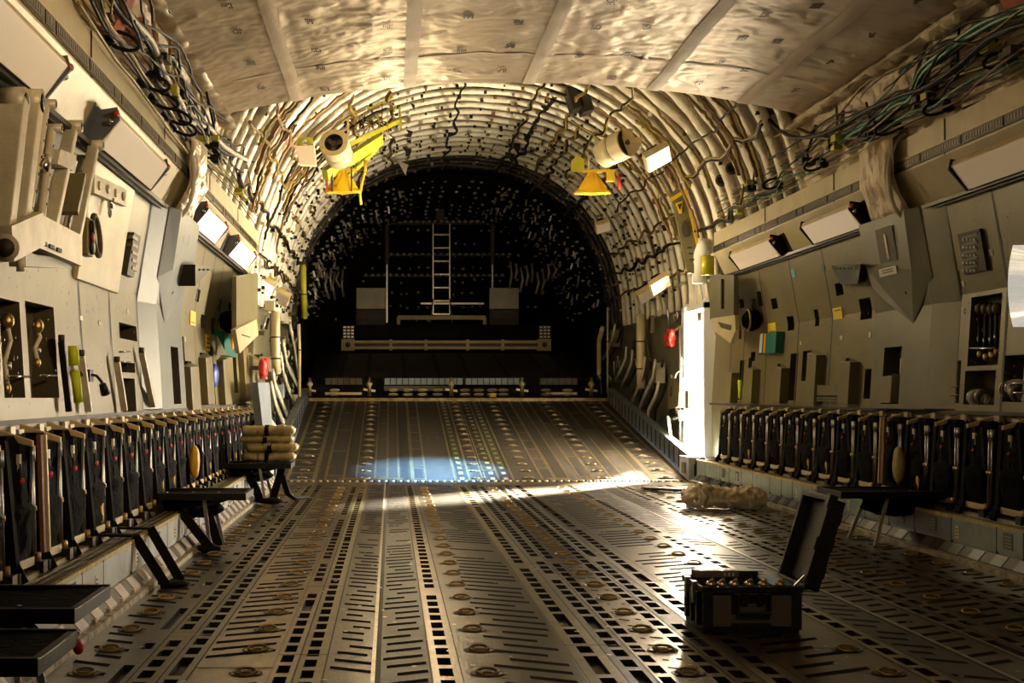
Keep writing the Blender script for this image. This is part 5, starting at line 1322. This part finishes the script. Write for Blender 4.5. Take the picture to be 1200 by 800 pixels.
# white boxes
for x0,x1,lab in ((417.5,452,'left'),(573.5,608,'right')):
    p=onY((x0+x1)/2,349.5,31.5); o=empty('pale_box_panel',p,'pale square panel in the dark aft %s of the ladder'%lab,'panel','pale square panels in the aft'); w=(x1-x0)*31.5/F/2; h=.26
    m=MB(); m.box(-w,w,0,.18,-h,h,'aft_white'); part('panel',m,o,.01)
    m=MB(); m.box(-w,w,.0,.15,-h-.42,-h-.02,'ramp_dark'); m.box(-w,w,-.01,0,-h-.2,-h-.17,'dark_trim'); part('lower_box',m,o)
# platform & beam
b=MB(); b.box(onY(405,380,30).x,onY(640,380,30).x,30.0,32.9,2.50,2.80,'aft_black')
b.box(CX-3.0,CX+3.0,29.95,33,1.2,2.17,'aft_black'); o=structure('trim_12',b)
o=empty('aft_beam',onY(522.5,404,29.9),'long cream double-tube beam across the dark aft','beam'); c=o.location.copy()
m=MB()
for yy in (400.5,407.5): m.bar(onY(414,yy,29.9)-c,onY(631,yy,29.9)-c,.10,.065,'aft_beam')
m.bar(onY(414,404,29.95)-c,onY(631,404,29.95)-c,.05,.10,'recess'); part('tubes',m,o)
for x in (458,499,548,589):
    m=MB(); m.bar(onY(x,397.5,29.87)-c,onY(x,410.5,29.87)-c,.07,.14,'aft_beam',up=(0,1,0)); part('clamp',m,o)
for x0,x1 in ((400,415.5),(630,645.5)):
    m=MB(); p=onY(x0,397,29.9)-c;q=onY(x1,411,29.9)-c; m.box(p.x,q.x,-.08,.22,q.z,p.z,'aft_beam'); cc=onY((x0+x1)/2,404,29.9)-c; m.cyl(cc+Vector((0,-.095,0)),cc+Vector((0,-.07,0)),.06,'ink',14)
    part('end_block',m,o,.008)
    m=MB(); p=onY(x0+1,381,29.9)-c;q=onY(x1-1,397,29.9)-c; m.box(p.x,q.x,.0,.2,q.z,p.z,'black_metal')
    for i in range(4):
        for j in range(3): m.box(p.x+.03+j*.09,p.x+.09+j*.09,-.015,0,q.z+.03+i*.075,q.z+.07+i*.075,'clip')
    part('grid_box',m,o)
# cargo door lower slope (dark) and toe mechanism
m=MB()
m.add([(CX-2.9,25.5,1.48),(CX+2.9,25.5,1.48),(CX+3.0,29.9,2.14),(CX-3.0,29.9,2.14)],[(0,1,2,3)],'ramp_dark')
for x in (-2.3,-1.75,-1.0,-.3,.3,1.1,1.9,2.4): m.add([(CX+x-.04,25.5,1.485),(CX+x+.04,25.5,1.485),(CX+x+.04,29.9,2.147),(CX+x-.04,29.9,2.147)],[(0,1,2,3)],'ramp_metal')
m.box(CX-2.9,CX+2.9,25.5,25.7,1.0,1.47,'aft_black')
o=obj('aft_door_slope',m); tag(o,'dark sloping door surface above the ramp end','door')
m=MB()
for a,b_ in ((381,424),(450,542),(545,608),(632,676)):
    p=onY(a,443,25.35);q=onY(b_,450.5,25.35); m.box(p.x,q.x,25.3,25.45,q.z,p.z,'grey_blue' if a in(450,545) else 'recess')
    n=int((b_-a)/7)
    for i in range(n): x=p.x+(q.x-p.x)*i/n; m.box(x,x+.015,25.28,25.3,q.z,p.z,'black_metal')
o=obj('slotted_strip',m); tag(o,'blue-grey slotted panel strip along the ramp top','panel strip')
m=MB()
for a,b_ in ((381,424),(640,676)): m.bar(onY(a,461,24.9),onY(b_,461,24.9),.05,.05,'aft_beam')
m.bar(onY(450,455,25.1),onY(530,455,25.1),.05,.1,'recess'); o=obj('toe_bar',m); tag(o,'low tan bars at the top of the ramp','bar')
for i,x in enumerate((363,392,433,461,478,495,513,529,545,561,577,590,612,640,665,693)):
    m=MB()
    if i in (0,2,7,12,15):
        m.cyl(onY(x,464,24.75),onY(x,442,24.75),.04,'gold_metal',10,r2=.03); m.blob(onY(x,450,24.75),.06,.06,.06,'aft_beam',.2,3,10,8); m.bar(onY(x-7,456,24.8),onY(x+7,458,24.8),.04,.04,'clip'); lab='gold upright latch post at the ramp top, %s from the left'%od((0,2,7,12,15).index(i)); nm='latch_post'
    else:
        for z in (0,1): 
            q=onY(x,457+z*5,24.8); m.torus(q,(0,.3,1),.07,.012,'aft_beam',n=16,k=6,sx=1.3,sy=.8,xdir=(1,0,0))
        lab='pair of pale ring fittings at the ramp top, %s of the rings from the left'%od([j for j in range(16) if j not in (0,2,7,12,15)].index(i)); nm='toe_ring'
    o=obj(nm,m); tag(o,lab,'latch' if nm=='latch_post' else 'ring','fittings along the ramp top')
m=MB(); m.prism([onY(574,465,24.5),onY(582,465,24.5),onY(580,461,24.5),onY(576,461,24.5)],(0,.1,0),'yellow'); o=obj('yellow_block',m); tag(o,'small yellow block at the middle of the ramp top','block')
# side curtains of pale struts in the dark aft
k=0
for x0,x1,ys in ((365,402,(308,368)),(598,648,(306,362))):
    for i in range(9):
        x=x0+(x1-x0)*i/8; y0=ys[0]+U(0,14); y1=y0+U(14,36); Yd=29.5+U(-1,1)
        m=MB(); s=-1 if x<500 else 1
        P=[onY(x,y0,Yd),onY(x+s*U(1,4),(y0+y1)/2,Yd),onY(x-s*U(0,3),y1,Yd)]; m.tube(P,.03,'clip',6); 
        o=obj('hanging_bracket',m); tag(o,'thin pale bracket in the dark aft %s side, %s from the left'%('left' if s<0 else 'right',od(i)),'bracket','pale brackets in the dark aft'); k+=1
# crown black box and right ladder rack
def f(m):
    for i,(x,y) in enumerate(((672,117),(684,120))): 
        p=onY(x,y,18.6); m.obox(p,(.075,0,.02),(0,.2,0),(-.05,0,.16),'dark_trim')
    m.bar(onY(645,106,18.4),onY(664,112,18.4),.03,.03,'black_metal'); m.bar(onY(645,116,18.4),onY(664,122,18.4),.03,.03,'black_metal')
fitting('crown_equipment_box',f,'pair of dark flat boxes on a rack near the crown','box')
# rust red straps upper corners
def f(m): m.prism([onD(x,y,3.0) for x,y in ((152,-5),(160,-5),(143,44),(129,40))],(-.05,0,0),'rust_red'); m.prism([onD(x,y,3.02) for x,y in ((170,20),(175,25),(162,52),(158,48))],(-.05,0,0),'rust_red')
fitting('red_duct',f,'rust red strap above the near left duct','strap')
def f(m): m.prism([onD(x,y,3.0) for x,y in ((1168,-5),(1215,-5),(1210,20),(1180,14))],(.05,0,0),'rust_red')
fitting('red_duct',f,'rust red cover at the top right corner','cover')
# round black pads on right ribs
for i,(x,y) in enumerate(((857,197),(845,211))):
    m=MB(); p=onD(x,y,2.92); m.cyl(p,p+Vector((.03,.06,0)),.075,'black_metal',18); m.torus(p,(.4,1,0),.055,.01,'recess',n=16,k=6); o=obj('round_pad',m); tag(o,'round black pad on the right vault ribs, %s'%('upper' if i==0 else 'lower'),'pad')
# ================================================================ LIGHTS
def area(name,loc,rot,sx,sy,e,col,spread=None):
    l=bpy.data.lights.new(name,'AREA'); l.shape='RECTANGLE'; l.size=sx; l.size_y=sy; l.energy=e; l.color=col
    if spread: l.spread=spread
    o=bpy.data.objects.new(name,l); COL.objects.link(o); o.location=loc; o.rotation_euler=rot; return o
def aim(o,t):
    o.rotation_euler=(Vector(t)-o.location).to_track_quat('-Z','Y').to_euler()
def point(name,loc,e,col,r=.15):
    l=bpy.data.lights.new(name,'POINT'); l.energy=e; l.color=col; l.shadow_soft_size=r
    o=bpy.data.objects.new(name,l); COL.objects.link(o); o.location=loc; return o
def spot(name,loc,t,e,col,ang,blend=.5,r=.2):
    l=bpy.data.lights.new(name,'SPOT'); l.energy=e; l.color=col; l.spot_size=ang; l.spot_blend=blend; l.shadow_soft_size=r
    o=bpy.data.objects.new(name,l); COL.objects.link(o); o.location=loc; aim(o,t); return o
WARM=(1.,.74,.42)
a=area('door_daylight',(CX+3.52,18.85,1.40),(0,0,0),1.05,2.1,2000,(1.,.82,.57)); aim(a,(-1,16.8,.9))
sun=bpy.data.lights.new('sun','SUN'); sun.energy=700; sun.angle=.13; sun.color=(1.,.90,.70)
so=bpy.data.objects.new('sun',sun); COL.objects.link(so); so.rotation_euler=Vector((-1,-1.1,-.53)).to_track_quat('-Z','Y').to_euler()
spot('left_side_fill',(3.4,3.0,3.4),(-2.2,11.0,2.95),1000,(1.,.68,.35),1.3,.8,.30)  # added unseen spot from front right, brightens the left side
point('vault_lamp',(.3,16.6,3.3),240,(1.,.76,.44),.30)
point('vault_lamp_right',(3.3,17.4,3.1),45,(1.,.78,.48),.12)
spot('ramp_blue_fill',(1.9,17.2,4.6),(.62,18.1,.1),34000,(.22,.52,1.),.48,1.,.05)  # added spot that throws blue on the ramp foot; no known fixture
point('bay_fill',(1.6,3.2,2.4),40,(1.,.66,.32),.4)
w=bpy.data.worlds.new('w'); scn.world=w; w.use_nodes=True; bg=w.node_tree.nodes['Background']; bg.inputs[0].default_value=(.86,.92,1,1); bg.inputs[1].default_value=3.0
# ================================================================ CAMERA
cd=bpy.data.cameras.new('cam'); cam=bpy.data.objects.new('camera',cd); COL.objects.link(cam)
cam.location=(0,0,H); cam.rotation_euler=(pi/2,0,0); cd.sensor_width=36; cd.lens=45; cd.shift_x=(600-VX)/1200; cd.shift_y=(VY-400)/1200; cd.clip_start=.05; cd.clip_end=200
scn.camera=cam
vs=scn.view_settings; vs.view_transform='Standard'; vs.look='None'; vs.exposure=-.25; vs.gamma=1; vs.use_curve_mapping=False
